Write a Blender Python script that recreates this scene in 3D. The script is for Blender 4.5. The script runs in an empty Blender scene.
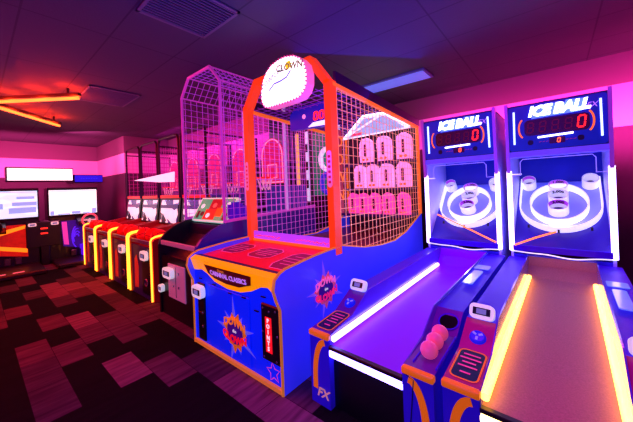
import bpy, bmesh, math, random
from mathutils import Vector, Matrix
random.seed(7)
S = bpy.context.scene
COL = S.collection
PI = math.pi

# ------------------------------------------------------------------ materials
def lin(c):
    if isinstance(c, str):
        c = c.lstrip('#'); c = [int(c[i:i+2], 16)/255 for i in (0, 2, 4)]
    return tuple((x/12.92 if x <= .04045 else ((x+.055)/1.055)**2.4) for x in c)
MATS = {}
def M(name, col, rough=.45, metal=0., emit=None, es=0., var=.12, scale=9., coat=0., alpha=1., spec=.5):
    if name in MATS: return MATS[name]
    m = bpy.data.materials.new(name); m.use_nodes = True
    nt = m.node_tree; b = nt.nodes['Principled BSDF']
    c = lin(col)
    tc = nt.nodes.new('ShaderNodeTexCoord'); nz = nt.nodes.new('ShaderNodeTexNoise')
    nz.inputs['Scale'].default_value = scale; nz.inputs['Detail'].default_value = 3
    mr = nt.nodes.new('ShaderNodeMapRange'); mr.inputs['To Min'].default_value = 1-var; mr.inputs['To Max'].default_value = 1+var
    mx = nt.nodes.new('ShaderNodeMix'); mx.data_type = 'RGBA'; mx.blend_type = 'MULTIPLY'; mx.inputs[0].default_value = 1
    mx.inputs[6].default_value = (*c, 1)
    nt.links.new(tc.outputs['Object'], nz.inputs['Vector']); nt.links.new(nz.outputs['Fac'], mr.inputs['Value'])
    nt.links.new(mr.outputs[0], mx.inputs[7]); nt.links.new(mx.outputs[2], b.inputs['Base Color'])
    b.inputs['Roughness'].default_value = rough; b.inputs['Metallic'].default_value = metal
    b.inputs['Coat Weight'].default_value = coat; b.inputs['Specular IOR Level'].default_value = spec
    if emit is not None:
        b.inputs['Emission Color'].default_value = (*lin(emit), 1); b.inputs['Emission Strength'].default_value = es
    if alpha < 1: b.inputs['Alpha'].default_value = alpha
    MATS[name] = m
    return m

# ------------------------------------------------------------------ mesh builder
class B:
    def __init__(s): s.bm = bmesh.new()
    def face(s, pts):
        vs = [s.bm.verts.new(p) for p in pts]; return s.bm.faces.new(vs)
    def box(s, c, d, bev=0., rot=None, seg=1):
        t = bmesh.new(); bmesh.ops.create_cube(t, size=1)
        for v in t.verts: v.co = Vector((v.co.x*d[0], v.co.y*d[1], v.co.z*d[2]))
        if bev: bmesh.ops.bevel(t, geom=list(t.edges), offset=bev, segments=seg, profile=.5, affect='EDGES')
        R = rot.to_4x4() if rot else Matrix.Identity(4)
        s.merge(t, Matrix.Translation(c) @ R); return s
    def merge(s, t, mat=None):
        mp = {}
        for v in t.verts: mp[v] = s.bm.verts.new(mat @ v.co if mat else v.co)
        for f in t.faces:
            try: s.bm.faces.new([mp[v] for v in f.verts])
            except ValueError: pass
        t.free()
    def span(s, a, b, bev=0., seg=1):
        a, b = Vector(a), Vector(b)
        return s.box((a+b)/2, [abs(x) for x in (b-a)], bev, seg=seg)
    def bar(s, p, q, w, h=None, up=None):
        p, q = Vector(p), Vector(q); d = q-p
        if d.length < 1e-6: return s
        h = h or w; z = d.normalized()
        up = Vector(up) if up else (Vector((0, 0, 1)) if abs(z.z) < .9 else Vector((0, 1, 0)))
        x = z.cross(up).normalized(); y = x.cross(z)
        c = [p+x*sx*w/2+y*sy*h/2 for sx, sy in ((-1, -1), (1, -1), (1, 1), (-1, 1))]
        v = [s.bm.verts.new(k) for k in c] + [s.bm.verts.new(k+d) for k in c]
        for f in ((3, 2, 1, 0), (4, 5, 6, 7), (0, 1, 5, 4), (1, 2, 6, 5), (2, 3, 7, 6), (3, 0, 4, 7)): s.bm.faces.new([v[i] for i in f])
        return s
    def tube(s, pts, r, seg=10, cyc=False):
        P = [Vector(p) for p in pts]; n = len(P); rings = []; px = None
        for i in range(n):
            a = P[i-1] if (i > 0 or cyc) else P[i]; b = P[(i+1) % n] if (i < n-1 or cyc) else P[i]
            t = (b-a).normalized()
            if px is None:
                u = Vector((0, 0, 1)) if abs(t.z) < .9 else Vector((0, 1, 0)); px = t.cross(u).normalized()
            else: px = (px - t*px.dot(t)).normalized()
            py = t.cross(px)
            rr = r[i] if isinstance(r, (list, tuple)) else r
            rings.append([s.bm.verts.new(P[i]+px*math.cos(2*PI*k/seg)*rr+py*math.sin(2*PI*k/seg)*rr) for k in range(seg)])
        for i in range(n if cyc else n-1):
            A, C = rings[i], rings[(i+1) % n]
            for k in range(seg): s.bm.faces.new((A[k], A[(k+1) % seg], C[(k+1) % seg], C[k]))
        if not cyc: s.bm.faces.new(rings[0][::-1]); s.bm.faces.new(rings[-1])
        return s
    def prism(s, pts, ax, a, b):
        # pts are (u,v) in the plane normal to axis ax: x -> (y,z), y -> (x,z), z -> (x,y)
        def mk(u, v, w): return {'x': (w, u, v), 'y': (u, w, v), 'z': (u, v, w)}[ax]
        A = [s.bm.verts.new(mk(u, v, a)) for u, v in pts]; C = [s.bm.verts.new(mk(u, v, b)) for u, v in pts]
        n = len(pts)
        s.bm.faces.new(A); s.bm.faces.new(C[::-1])
        for i in range(n): s.bm.faces.new((A[i], C[i], C[(i+1) % n], A[(i+1) % n]))
        return s
    def lathe(s, prof, c=(0, 0, 0), seg=24, mat=None):
        c = Vector(c); rings = []
        for r, z in prof:
            ring = []
            for k in range(seg):
                p = Vector((r*math.cos(2*PI*k/seg), r*math.sin(2*PI*k/seg), z))
                if mat: p = mat @ p
                ring.append(s.bm.verts.new(p+c))
            rings.append(ring)
        for i in range(len(rings)-1):
            for k in range(seg): s.bm.faces.new((rings[i][k], rings[i][(k+1) % seg], rings[i+1][(k+1) % seg], rings[i+1][k]))
        if prof[0][0] > 1e-4 and prof[0][0] != prof[-1][0]: s.bm.faces.new(rings[0][::-1])
        if prof[-1][0] > 1e-4 and prof[0][0] != prof[-1][0]: s.bm.faces.new(rings[-1])
        return s
    def sphere(s, c, r, sub=3, sc=(1, 1, 1)):
        t = bmesh.new(); bmesh.ops.create_icosphere(t, subdivisions=sub, radius=r)
        s.merge(t, Matrix.Translation(c) @ Matrix.Diagonal((*sc, 1))); return s
    def strip(s, path, n, h, th):
        # a thin upright wall that follows a path; n = direction it rises in
        n = Vector(n).normalized(); P = [Vector(p) for p in path]; k = len(P); L = []
        cyc = (P[0]-P[-1]).length < 1e-5
        if cyc: P = P[:-1]; k -= 1
        for i in range(k):
            a = P[i-1] if (i or cyc) else P[i]; b = P[(i+1) % k] if (i < k-1 or cyc) else P[i]
            side = (b-a).normalized().cross(n)*th/2
            L.append([s.bm.verts.new(q) for q in (P[i]-side, P[i]+side, P[i]+side+n*h, P[i]-side+n*h)])
        for i in range(k if cyc else k-1):
            A, C = L[i], L[(i+1) % k]
            for j in range(4): s.bm.faces.new((A[j], A[(j+1) % 4], C[(j+1) % 4], C[j]))
        if not cyc: s.bm.faces.new(L[0][::-1]); s.bm.faces.new(L[-1])
        return s
    def obj(s, name, mat, parent=None, smooth=False, loc=None, label=None, fix=True):
        if fix: bmesh.ops.recalc_face_normals(s.bm, faces=list(s.bm.faces))
        me = bpy.data.meshes.new(name); s.bm.to_mesh(me); s.bm.free()
        me.materials.append(mat)
        if smooth:
            me.shade_smooth()
            me.set_sharp_from_angle(angle=math.radians(40))
        o = bpy.data.objects.new(name, me); COL.objects.link(o)
        if parent: o.parent = parent
        if loc: o.location = loc
        if label: o['label'] = label
        return o

def thing(name, label, cat, loc=(0, 0, 0), group=None, rz=0):
    o = bpy.data.objects.new(name, None); COL.objects.link(o); o.location = loc; o.rotation_euler = (0, 0, rz)
    o.empty_display_size = .1
    return tag(o, label, cat, group)
def tag(o, label, cat, group=None, kind=None):
    o['label'] = label; o['category'] = cat
    if group: o['group'] = group
    if kind: o['kind'] = kind
    return o
def struct(o): o['kind'] = 'structure'; return o
def copy_tree(o, parent=None):
    c = o.copy(); COL.objects.link(c); c.parent = parent
    for ch in list(o.children): copy_tree(ch, c)
    return c

def text_verts(body, size, ext=.0015, shear=0., spacing=1., bold=0.):
    cu = bpy.data.curves.new('t', 'FONT'); cu.body = body; cu.size = size; cu.extrude = ext; cu.align_x = 'CENTER'; cu.align_y = 'CENTER'
    cu.shear = shear; cu.space_character = spacing; cu.offset = bold; cu.resolution_u = 2; cu.space_line = .8
    o = bpy.data.objects.new('t', cu); COL.objects.link(o)
    dg = bpy.context.evaluated_depsgraph_get(); dg.update()
    me = bpy.data.meshes.new_from_object(o.evaluated_get(dg))
    bpy.data.objects.remove(o); bpy.data.curves.remove(cu)
    return me
def text(name, body, size, mat, parent, loc, X=(1, 0, 0), Y=(0, 0, 1), fn=None, **k):
    me = text_verts(body, size, **k); me.name = name
    X, Y, L = Vector(X).normalized(), Vector(Y).normalized(), Vector(loc); N = X.cross(Y)
    for v in me.vertices:
        p = v.co.copy()
        if fn: p = Vector(fn(p))
        v.co = L + X*p.x + Y*p.y + N*p.z
    me.materials.clear(); me.materials.append(mat)
    o = bpy.data.objects.new(name, me); COL.objects.link(o); o.parent = parent
    return o
SEG = {'0': 'abcdef', '8': 'abcdefg', '1': 'bc', '2': 'abged', '3': 'abgcd', '4': 'fgbc', '5': 'afgcd', '7': 'abc'}
def digit(b, ch, c, w, h, t, y, X=Vector((1, 0, 0))):
    # seven bars of a digit; c = centre (x,z) on a face at depth y
    sl = .12
    def P(u, v): return (c[0]+u*w/2+v*h/2*sl, y, c[1]+v*h/2)
    E = {'a': ((-.8, 1), (.8, 1)), 'g': ((-.8, 0), (.8, 0)), 'd': ((-.8, -1), (.8, -1)), 'f': ((-1, .9), (-1, .1)), 'b': ((1, .9), (1, .1)), 'e': ((-1, -.1), (-1, -.9)), 'c': ((1, -.1), (1, -.9))}
    for k in SEG[ch]: b.bar(P(*E[k][0]), P(*E[k][1]), t, .004, up=(0, 1, 0)) if 0 else b.bar(P(*E[k][0]), P(*E[k][1]), t, t)
def ipoly(pts, z):  # crossings of a closed polygon with z (or y) = const -> sorted list
    out = []
    for i in range(len(pts)):
        a, b = pts[i], pts[(i+1) % len(pts)]
        if (a[1] > z) != (b[1] > z): out.append(a[0]+(z-a[1])*(b[0]-a[0])/(b[1]-a[1]))
    return sorted(out)
def mesh_poly(b, pts, x, step, w, ax='x', phase=.5):
    # wire grid filling a polygon that lies in the plane <ax> = x; pts = (u,v)
    def P(u, v): return {'x': (x, u, v), 'y': (u, x, v), 'z': (u, v, x)}[ax]
    us = [p[0] for p in pts]; vs = [p[1] for p in pts]
    v = min(vs)+step*phase
    while v < max(vs):
        c = ipoly(pts, v)
        for i in range(0, len(c)-1, 2): b.bar(P(c[i], v), P(c[i+1], v), w)
        v += step
    sw = [(p[1], p[0]) for p in pts]; u = min(us)+step*phase
    while u < max(us):
        c = ipoly(sw, u)
        for i in range(0, len(c)-1, 2): b.bar(P(u, c[i]), P(u, c[i+1]), w)
        u += step
def arc(cx, cy, r, a0, a1, n=16, ry=None):
    ry = ry or r
    return [(cx+r*math.cos(a0+(a1-a0)*i/n), cy+ry*math.sin(a0+(a1-a0)*i/n)) for i in range(n+1)]
def rrect(cx, cy, w, h, r, n=5):
    o = []
    for sx, sy, a in ((1, 1, 0), (-1, 1, PI/2), (-1, -1, PI), (1, -1, 1.5*PI)):
        o += arc(cx+sx*(w/2-r), cy+sy*(h/2-r), r, a, a+PI/2, n)
    return o
def band(pts, w, closed=True):
    # flat ribbon outline around a 2-D path -> list of quads
    n = len(pts); L = []
    for i in range(n):
        a = Vector(pts[i-1] if (i or closed) else pts[i]); b = Vector(pts[(i+1) % n] if (i < n-1 or closed) else pts[i])
        t = b-a
        if t.length < 1e-9: t = Vector((1, 0))
        t.normalize(); nn = Vector((-t.y, t.x))*w/2
        p = Vector(pts[i]); L.append((p+nn, p-nn))
    return [(L[i][0], L[i][1], L[(i+1) % n][1], L[(i+1) % n][0]) for i in range(n if closed else n-1)]

# ------------------------------------------------------------------ colours
GLOW = lambda n, c, e, s: M(n, c, .4, 0, e, s, var=0)
mBlack = M('black_laminate', '#0a090d', .4); mDark = M('dark_plastic', '#141018', .35)
mWhiteTube = GLOW('white_neon', '#ffffff', '#a890ff', 8)
mBlueTube = GLOW('blue_white_neon', '#ffffff', '#8a70ff', 10)
mYelTube = GLOW('yellow_neon', '#fff0b0', '#ffac40', 6)
mWireGlow = GLOW('white_led_cord', '#ffffff', '#cfc4ff', 1.6)
mOrangeGlow = GLOW('orange_reflection_glow', '#ff9040', '#ff6a20', 2.2)
mOrange = M('orange_vinyl', '#ff8a12', .4, emit='#ff7a00', es=.35)
mReader = M('white_reader_plastic', '#f2f0fa', .35, emit='#ffffff', es=.4)
mScreenDim = M('reader_screen', '#8088b0', .2, emit='#7080c0', es=.45)
mRedLed = GLOW('red_led', '#ff2010', '#ff1a10', 3.0); mRedDim = GLOW('dim_red_led', '#400510', '#7a0a18', .35)
mRedPanel = M('dark_red_display', '#2a0308', .25, emit='#400310', es=.35)

# ------------------------------------------------------------------ room
CE = 3.08
def carpet_mat():
    m = bpy.data.materials.new('carpet_planks'); m.use_nodes = True; nt = m.node_tree; b = nt.nodes['Principled BSDF']; N = nt.nodes.new; L = nt.links.new
    tc = N('ShaderNodeTexCoord'); mp = N('ShaderNodeMapping'); mp.inputs['Rotation'].default_value[2] = math.radians(0)
    L(tc.outputs['Object'], mp.inputs[0])
    bk = N('ShaderNodeTexBrick'); bk.inputs['Color1'].default_value = (0, 0, 0, 1); bk.inputs['Color2'].default_value = (1, 1, 1, 1)
    bk.inputs['Mortar'].default_value = (.2, .2, .2, 1); bk.inputs['Scale'].default_value = 1; bk.inputs['Mortar Size'].default_value = .002
    bk.inputs['Brick Width'].default_value = .53; bk.inputs['Row Height'].default_value = .235; bk.offset = .43; bk.offset_frequency = 2
    L(mp.outputs[0], bk.inputs['Vector'])
    cr = N('ShaderNodeValToRGB'); cr.color_ramp.interpolation = 'CONSTANT'
    e = cr.color_ramp.elements; e[0].position = 0; e[0].color = (*lin('#100b0e'), 1); e[1].position = .42; e[1].color = (*lin('#4a3940'), 1)
    for p, c in ((.58, '#5c4248'), (.82, '#7a5a60')):
        k = e.new(p); k.color = (*lin(c), 1)
    L(bk.outputs['Color'], cr.inputs[0])
    # woven streaks along each plank
    wv = N('ShaderNodeTexNoise'); mp2 = N('ShaderNodeMapping'); mp2.inputs['Scale'].default_value = (15, 1.6, 1); L(tc.outputs['Object'], mp2.inputs[0]); L(mp2.outputs[0], wv.inputs[0]); wv.inputs['Scale'].default_value = 1.5; wv.inputs['Detail'].default_value = 4
    mr = N('ShaderNodeMapRange'); mr.inputs['From Min'].default_value = .3; mr.inputs['From Max'].default_value = .7; mr.inputs['To Min'].default_value = .55; mr.inputs['To Max'].default_value = 1.35; L(wv.outputs['Fac'], mr.inputs[0])
    mx = N('ShaderNodeMix'); mx.data_type = 'RGBA'; mx.blend_type = 'MULTIPLY'; mx.inputs[0].default_value = 1; L(cr.outputs[0], mx.inputs[6]); L(mr.outputs[0], mx.inputs[7])
    L(mx.outputs[2], b.inputs['Base Color']); b.inputs['Roughness'].default_value = .95; b.inputs['Specular IOR Level'].default_value = .1
    fn = N('ShaderNodeTexNoise'); fn.inputs['Scale'].default_value = 220; L(tc.outputs['Object'], fn.inputs[0])
    bp = N('ShaderNodeBump'); bp.inputs['Strength'].default_value = .5; bp.inputs['Distance'].default_value = .006; L(fn.outputs['Fac'], bp.inputs['Height']); L(bp.outputs[0], b.inputs['Normal'])
    return m
def ceil_mat():
    m = bpy.data.materials.new('ceiling_tiles'); m.use_nodes = True; nt = m.node_tree; b = nt.nodes['Principled BSDF']; N = nt.nodes.new; L = nt.links.new
    tc = N('ShaderNodeTexCoord'); mp = N('ShaderNodeMapping'); mp.inputs['Location'].default_value = (2.11, .95, 0); L(tc.outputs['Object'], mp.inputs[0])
    bk = N('ShaderNodeTexBrick'); bk.offset = 0; bk.inputs['Scale'].default_value = 1; bk.inputs['Brick Width'].default_value = 1.24; bk.inputs['Row Height'].default_value = .62; bk.inputs['Mortar Size'].default_value = .008
    bk.inputs['Color1'].default_value = (*lin('#4c4850'), 1); bk.inputs['Color2'].default_value = (*lin('#4e4a52'), 1); bk.inputs['Mortar'].default_value = (*lin('#39353d'), 1)
    L(mp.outputs[0], bk.inputs['Vector']); L(bk.outputs['Color'], b.inputs['Base Color']); b.inputs['Roughness'].default_value = .85
    nz = N('ShaderNodeTexNoise'); nz.inputs['Scale'].default_value = 60; L(tc.outputs['Object'], nz.inputs[0])
    bp = N('ShaderNodeBump'); bp.inputs['Strength'].default_value = .3; bp.inputs['Distance'].default_value = .01; L(nz.outputs['Fac'], bp.inputs['Height']); L(bp.outputs[0], b.inputs['Normal'])
    return m
def wall_mat(name, z1, z2, cl, cm, ct):
    m = bpy.data.materials.new(name); m.use_nodes = True; nt = m.node_tree; b = nt.nodes['Principled BSDF']; N = nt.nodes.new; L = nt.links.new
    tc = N('ShaderNodeTexCoord'); sp = N('ShaderNodeSeparateXYZ'); L(tc.outputs['Object'], sp.inputs[0])
    dv = N('ShaderNodeMath'); dv.operation = 'DIVIDE'; dv.inputs[1].default_value = 4; L(sp.outputs['Z'], dv.inputs[0])
    cr = N('ShaderNodeValToRGB'); cr.color_ramp.interpolation = 'CONSTANT'; e = cr.color_ramp.elements
    e[0].position = 0; e[0].color = (*lin(cl), 1); e[1].position = z1/4; e[1].color = (*lin(cm), 1); k = e.new(z2/4); k.color = (*lin(ct), 1)
    L(dv.outputs[0], cr.inputs[0]); L(cr.outputs[0], b.inputs['Base Color']); b.inputs['Roughness'].default_value = .75
    nz = N('ShaderNodeTexNoise'); nz.inputs['Scale'].default_value = 90; L(tc.outputs['Object'], nz.inputs[0])
    bp = N('ShaderNodeBump'); bp.inputs['Strength'].default_value = .12; bp.inputs['Distance'].default_value = .004; L(nz.outputs['Fac'], bp.inputs['Height']); L(bp.outputs[0], b.inputs['Normal'])
    return m
WB = 5.35
def plane(name, pts, mat, n):
    b = B(); f = b.face(pts); f.normal_update()
    if f.normal.dot(Vector(n)) < 0: f.normal_flip()
    return struct(b.obj(name, mat, fix=False))
plane('floor', [(-11.3, -4, 0), (4, -4, 0), (4, WB, 0), (-11.3, WB, 0)], carpet_mat(), (0, 0, 1))
plane('ceiling', [(-11.3, -4, CE), (4, -4, CE), (4, WB, CE), (-11.3, WB, CE)], ceil_mat(), (0, 0, -1))
wm = wall_mat('banded_wall_paint', 2.13, 2.68, '#4a3c48', '#e9dde4', '#7d6672')
wm2 = wall_mat('banded_alcove_paint', 2.08, 2.62, '#4a3c48', '#e9dde4', '#7d6672')
plane('wall_back', [(-4.3, WB, 0), (4, WB, 0), (4, WB, CE), (-4.3, WB, CE)], wm, (0, -1, 0))
plane('wall_left', [(-11.3, -4, 0), (-11.3, 2.6, 0), (-11.3, 2.6, CE), (-11.3, -4, CE)], wm2, (1, 0, 0))
plane('wall_corner', [(-11.3, 2.6, 0), (-8.75, 2.6, 0), (-8.75, 2.6, CE), (-11.3, 2.6, CE)], wm2, (0, -1, 0))
plane('wall_corner_side', [(-8.75, 2.6, 0), (-8.75, 3.75, 0), (-8.75, 3.75, CE), (-8.75, 2.6, CE)], wm2, (1, 0, 0))
plane('wall_alcove', [(-8.75, 3.75, 0), (-4.3, 3.75, 0), (-4.3, 3.75, CE), (-8.75, 3.75, CE)], wm2, (0, -1, 0))
plane('wall_alcove_side', [(-4.3, 3.75, 0), (-4.3, WB, 0), (-4.3, WB, CE), (-4.3, 3.75, CE)], wm2, (1, 0, 0))
mBase = M('black_vinyl_base', '#120e12', .5)
for n, a, c in (('baseboard_back', (-4.29, WB-.012, 0), (4, WB-.001, .1)), ('baseboard_left', (-11.299, -4, 0), (-11.285, 2.58, .1)), ('baseboard_corner', (-11.28, 2.585, 0), (-8.76, 2.599, .1))):
    struct(B().span(a, c).obj(n, mBase))

# ceiling fixtures
def vent(x0, y0, x1, y1, along, label, n):
    t = thing('ceiling_vent', label, 'vent', ((x0+x1)/2, (y0+y1)/2, CE))
    w, d = x1-x0, y1-y0
    B().span((-w/2, -d/2, -.006), (w/2, d/2, -.001)).obj('backing', M('vent_hollow', '#050308', .9), t)
    f = B()
    for a, c in (((-w/2, -d/2), (w/2, -d/2+.025)), ((-w/2, d/2-.025), (w/2, d/2)), ((-w/2, -d/2), (-w/2+.025, d/2)), ((w/2-.025, -d/2), (w/2, d/2))):
        f.span((*a, -.018), (*c, -.001))
    f.obj('frame', M('vent_metal', '#6a6070', .5), t)
    s = B()
    for i in range(n):
        k = (i+.5)/n
        if along == 'y': s.box((-w/2+.02+(w-.04)*k, 0, -.013), (.0085, d-.04, .012))
        else: s.box((0, -d/2+.02+(d-.04)*k, -.013), (w-.04, .009, .012))
    s.obj('slat', M('vent_slats', '#6a5c70', .5), t)
vent(-2.70, .93, -2.09, 1.55, 'y', 'square slatted air vent overhead at top of photo near pink cage', 15)
vent(-5.85, 1.09, -5.0, 1.75, 'y', 'faint perforated air grille on ceiling beside orange neon bars', 26)
t = thing('ceiling_light', 'pale blue flat ceiling light panel above the clown game', 'light', (-1.82, 4.15, CE))
B().span((-.5, -.2, -.03), (.5, .2, -.001), .006).obj('frame', M('light_frame', '#5560a0', .5), t)
B().span((-.47, -.17, -.036), (.47, .17, -.028), .004).obj('diffuser', M('light_diffuser', '#8090d0', .5, emit='#5a70ff', es=.55), t)
mNeonO = GLOW('orange_neon', '#ff8040', '#ff6420', 4)
for a, c, lb in (((-6.40, .12, 2.93), (-5.24, 1.03, 2.93), 'orange neon bar across the ceiling, the higher of two'), ((-6.52, .25, 2.93), (-7.55, 1.155, 2.93), 'orange neon bar across the ceiling, the shorter lower one')):
    a, c = Vector(a), Vector(c); t = thing('neon_light_bar', lb, 'light', (a+c)/2 + Vector((0, 0, .15)), 'neon bars on ceiling')
    o = (a+c)/2+Vector((0, 0, .15)); d = (c-a).normalized()
    B().bar(a-o+Vector((0, 0, .05)), c-o+Vector((0, 0, .05)), .06, .045).obj('housing', M('bar_housing', '#1a0d10', .4), t)
    B().tube([a-o+d*.02, c-o-d*.02], .022, 10).obj('neon_tube', mNeonO, t, True)
    for k in (.12, .88):
        p = a-o+(c-a)*k; B().bar(p+Vector((0, 0, .07)), p+Vector((0, 0, .15)), .03).obj('bracket', mDark, t)

# ------------------------------------------------------------------ shared small part: card reader on a machine
def card_reader(parent, loc, w=.11, h=.075, tilt=0., name='card_reader', stripes=True):
    R = Matrix.Rotation(tilt, 3, 'X'); b = B()
    P = rrect(0, 0, w, h, h*.32)
    b.prism([(x, z) for x, z in P], 'y', -.03, .015)
    for v in b.bm.verts: v.co = R @ v.co
    o = b.obj(name, mReader, parent, True, loc)
    d = B().span((-w*.36, -.034, -h*.24), (w*.36, -.029, h*.24), .002)
    for v in d.bm.verts: v.co = R @ v.co
    d.obj('bezel', mDark, o)
    d = B().span((-w*.2, -.037, -h*.17), (w*.2, -.033, h*.17), .001)
    for v in d.bm.verts: v.co = R @ v.co
    d.obj('screen', mScreenDim, o)
    return o

# ------------------------------------------------------------------ alley roller machines
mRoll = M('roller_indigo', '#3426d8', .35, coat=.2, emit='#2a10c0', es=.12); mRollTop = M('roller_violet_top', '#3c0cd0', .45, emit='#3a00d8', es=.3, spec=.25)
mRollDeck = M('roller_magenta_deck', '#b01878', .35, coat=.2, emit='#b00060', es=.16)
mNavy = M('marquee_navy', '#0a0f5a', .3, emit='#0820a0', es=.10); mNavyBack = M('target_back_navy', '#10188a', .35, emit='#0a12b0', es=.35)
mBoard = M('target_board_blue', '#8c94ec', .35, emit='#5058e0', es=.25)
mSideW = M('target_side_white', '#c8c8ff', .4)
mFence = M('white_fence_plastic', '#f4f2ff', .35, emit='#dcd6ff', es=1.0)  # emission puts the inner LED light into the plastic
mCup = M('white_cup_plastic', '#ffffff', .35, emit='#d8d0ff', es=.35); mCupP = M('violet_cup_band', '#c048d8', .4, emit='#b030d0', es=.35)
mInk = M('purple_ink', '#3a0a5a', .5); mChrome = M('violet_chrome_rail', '#c070d0', .3, .5, emit='#a040c0', es=.25)
mLogoW = GLOW('logo_white_glow', '#ffffff', '#dbe6ff', 5); mFX = GLOW('pink_logo_glow', '#d0a0ff', '#b070f0', .9)
mPlate = M('clear_blue_placard', '#9cc8f0', .15, emit='#5a90ff', es=.5)
mPanelInk = M('panel_ink_navy', '#140f4a', .35); mBtn = M('blue_push_button', '#2030e0', .25, emit='#1020ff', es=.4)
mGlowOrangeBand = M('display_arc_orange', '#ff8020', .4, emit='#ff7010', es=.9)
s2 = math.sqrt(.5)
def roller(cx, label, lane_mat, tube_mat, front_mat, first):
    deck_mat = M('roller_plum_deck', '#6a1ca0', .35, coat=.2, emit='#6000a0', es=.16) if first else mRollDeck
    t = thing('alley_roller_machine', label, 'arcade game', (cx, 1.5, 0), 'alley roller machines', math.radians(-1.5))
    for sx in (-1, 1):
        ya, yb = (.42, .58) if (first and sx > 0) else (.30, .50)
        prof = [(0, 0), (0, .5), (ya, .53), (yb, .635), (2.28, .665), (2.28, 0)]
        x0, x1 = (-.43, -.262) if sx < 0 else (.262, .43)
        c = B().prism(prof, 'x', x0, x1).obj('console', mRoll, t)
        xm = (x0+x1)/2; w = x1-x0
        # violet skin on top of the console, then the rail
        sk = B()
        P = [(0, .5), (ya, .53), (yb, .635), (2.28, .665)]
        for i in range(3):
            (y0, z0), (y1, z1) = P[i], P[i+1]
            if i == 2: continue
            sk.face([(x0, y0, z0+.003), (x1, y0, z0+.003), (x1, y1, z1+.003), (x0, y1, z1+.003)])
        sk.obj('console_top', deck_mat, c)
        B().face
        r_ = B(); r_.face([(x0, yb, .638), (x1, yb, .638), (x1, 2.28, .668), (x0, 2.28, .668)]); r_.obj('rail_cap', mRollTop, c)
        B().span((x0-.004, -.012, .468), (x1+.004, .03, .506), .01, 2).obj('front_lip', mOrange, c, True)
        # orange swoosh on the front
        a = []
        s = 1 if sx < 0 else -1
        for i in range(15):
            q = i/14; a.append((xm+s*(w*.32*math.cos(q*PI*.62)*.9-w*.1) if 0 else xm+s*(w*.30-w*.55*math.sin(min(q*1.15, 1)*PI/2)**.8), .445-.34*q**1.6))
        b = B()
        for qd in band(a, .042, False): b.face([(p.x, -.003, p.y) for p in qd])
        b.obj('swoosh_decal', mOrange, c)
        if sx < 0: text('logo_lettering', 'FX', .085, M('fx_letter_white', '#ffd9b0', .4, emit='#ffb060', es=.25), c, (xm+.02, -.004, .09), shear=.3, bold=.002)
        # instruction panel printed on the deck
        up = Vector((0, .36, .035)).normalized(); ctr = Vector((xm, .17, .52))
        if not (first and sx > 0):
            b = B()
            for qd in band(rrect(0, 0, w*.78, .25, .03), .008): b.face([ctr+Vector((1, 0, 0))*p.x+up*p.y+Vector((0, 0, .006)) for p in qd])
            b.obj('panel_outline', mOrange, c)
            b = B(); b.face([ctr+Vector((1, 0, 0))*x+up*y+Vector((0, 0, .0045)) for x, y in rrect(0, 0, w*.76, .24, .03)]); b.obj('instruction_panel', mPanelInk, c)
            b = B()
            for k, (ln, z) in enumerate(((.5, .08), (.62, .045), (.4, .01), (.55, -.025), (.3, -.075))):
                b.face([ctr+Vector((sx_*w*ln/2, 0, .0075))+up*(z+dz) for sx_, dz in ((-1, -.006), (1, -.006), (1, .006), (-1, .006))])
            b.obj('printed_lines', M('print_pink', '#ff60a0', .4, emit='#ff4090', es=.25), c)
            # round button on the incline
            n = Vector((0, -.11, .2)).normalized(); bc = Vector((xm, .385, .577))
            Rm = n.to_track_quat('Z', 'Y').to_matrix()
            bt = B().lathe([(.001, .022), (.036, .02), (.042, .012), (.046, 0)], bc, 20, Rm).obj('push_button', mBtn, c, True)
            b = B()
            for k in range(3):
                a0 = k*2*PI/3+.5; d = Rm @ Vector((math.cos(a0), math.sin(a0), 0)); e = n*.024+bc
                b.bar(e+d*.008, e+d*.03, .012, .003, up=n)
            b.obj('button_mark', M('button_mark_pale', '#a0b8ff', .4, emit='#8090ff', es=.4), bt)
            card_reader(c, (xm, .525, .68), .135, .09, tilt=-.45)
        else:
            n = Vector((0, -.11, .2)).normalized(); bc = Vector((xm+.015, .50, .585)); Rm = n.to_track_quat('Z', 'Y').to_matrix()
            B().lathe([(.055, .002), (.056, .006), (.064, .006), (.064, 0)], bc, 22, Rm).obj('ball_port_rim', mRollTop, c, True)
            B().lathe([(.001, .004), (.056, .004)], bc, 22, Rm).obj('ball_port', M('port_black', '#050208', .8), c)
            b = B()
            for x in (xm-.045, xm+.079): b.bar((x, .06, .512), (x, .42, .535), .006, .012)
            b.obj('ball_guide', mRollTop, c)
            b = B()
            for qd in band([(xm-.075, .47), (xm-.02, .45), (xm-.055, .1)], .006, False): b.face([(p.x, -.004, p.y) for p in qd])
            b.obj('door_outline', mPanelInk, c)
    # lane bed with rising end
    P = [(.02, .43), (1.95, .462), (2.12, .51), (2.24, .60), (2.3, .70)]
    b = B()
    lo = [(y, z-.03) for y, z in P[::-1]]
    b.prism(P+lo, 'x', -.262, .262); b.obj('lane', lane_mat, t)
    B().span((-.262, -.005, .412), (.262, .03, .436), .004).obj('lane_nosing', mDark, t)
    B().span((-.262, .05, .0), (.262, .09, .40)).obj('front_apron', mBlack, t)
    B().span((-.262, .0, .362), (.262, .04, .408), .008, 2).obj('front_light_bar', front_mat, t)
    for sx in (-1, 1):
        if not (first and sx > 0): B().tube([(sx*.244, .03, .475), (sx*.244, 2.1, .515)], .02, 10).obj('lane_light_tube', tube_mat, t, True)
        b = B().prism([(.0, .40), (.02, .5), (.30, .545), (.52, .665), (2.28, .70), (2.28, .43)], 'x', sx*.262-.004, sx*.262+.004)
        b.obj('lane_side_panel', M('lane_side_violet', '#5a52e8', .2, coat=.5), t)
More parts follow.
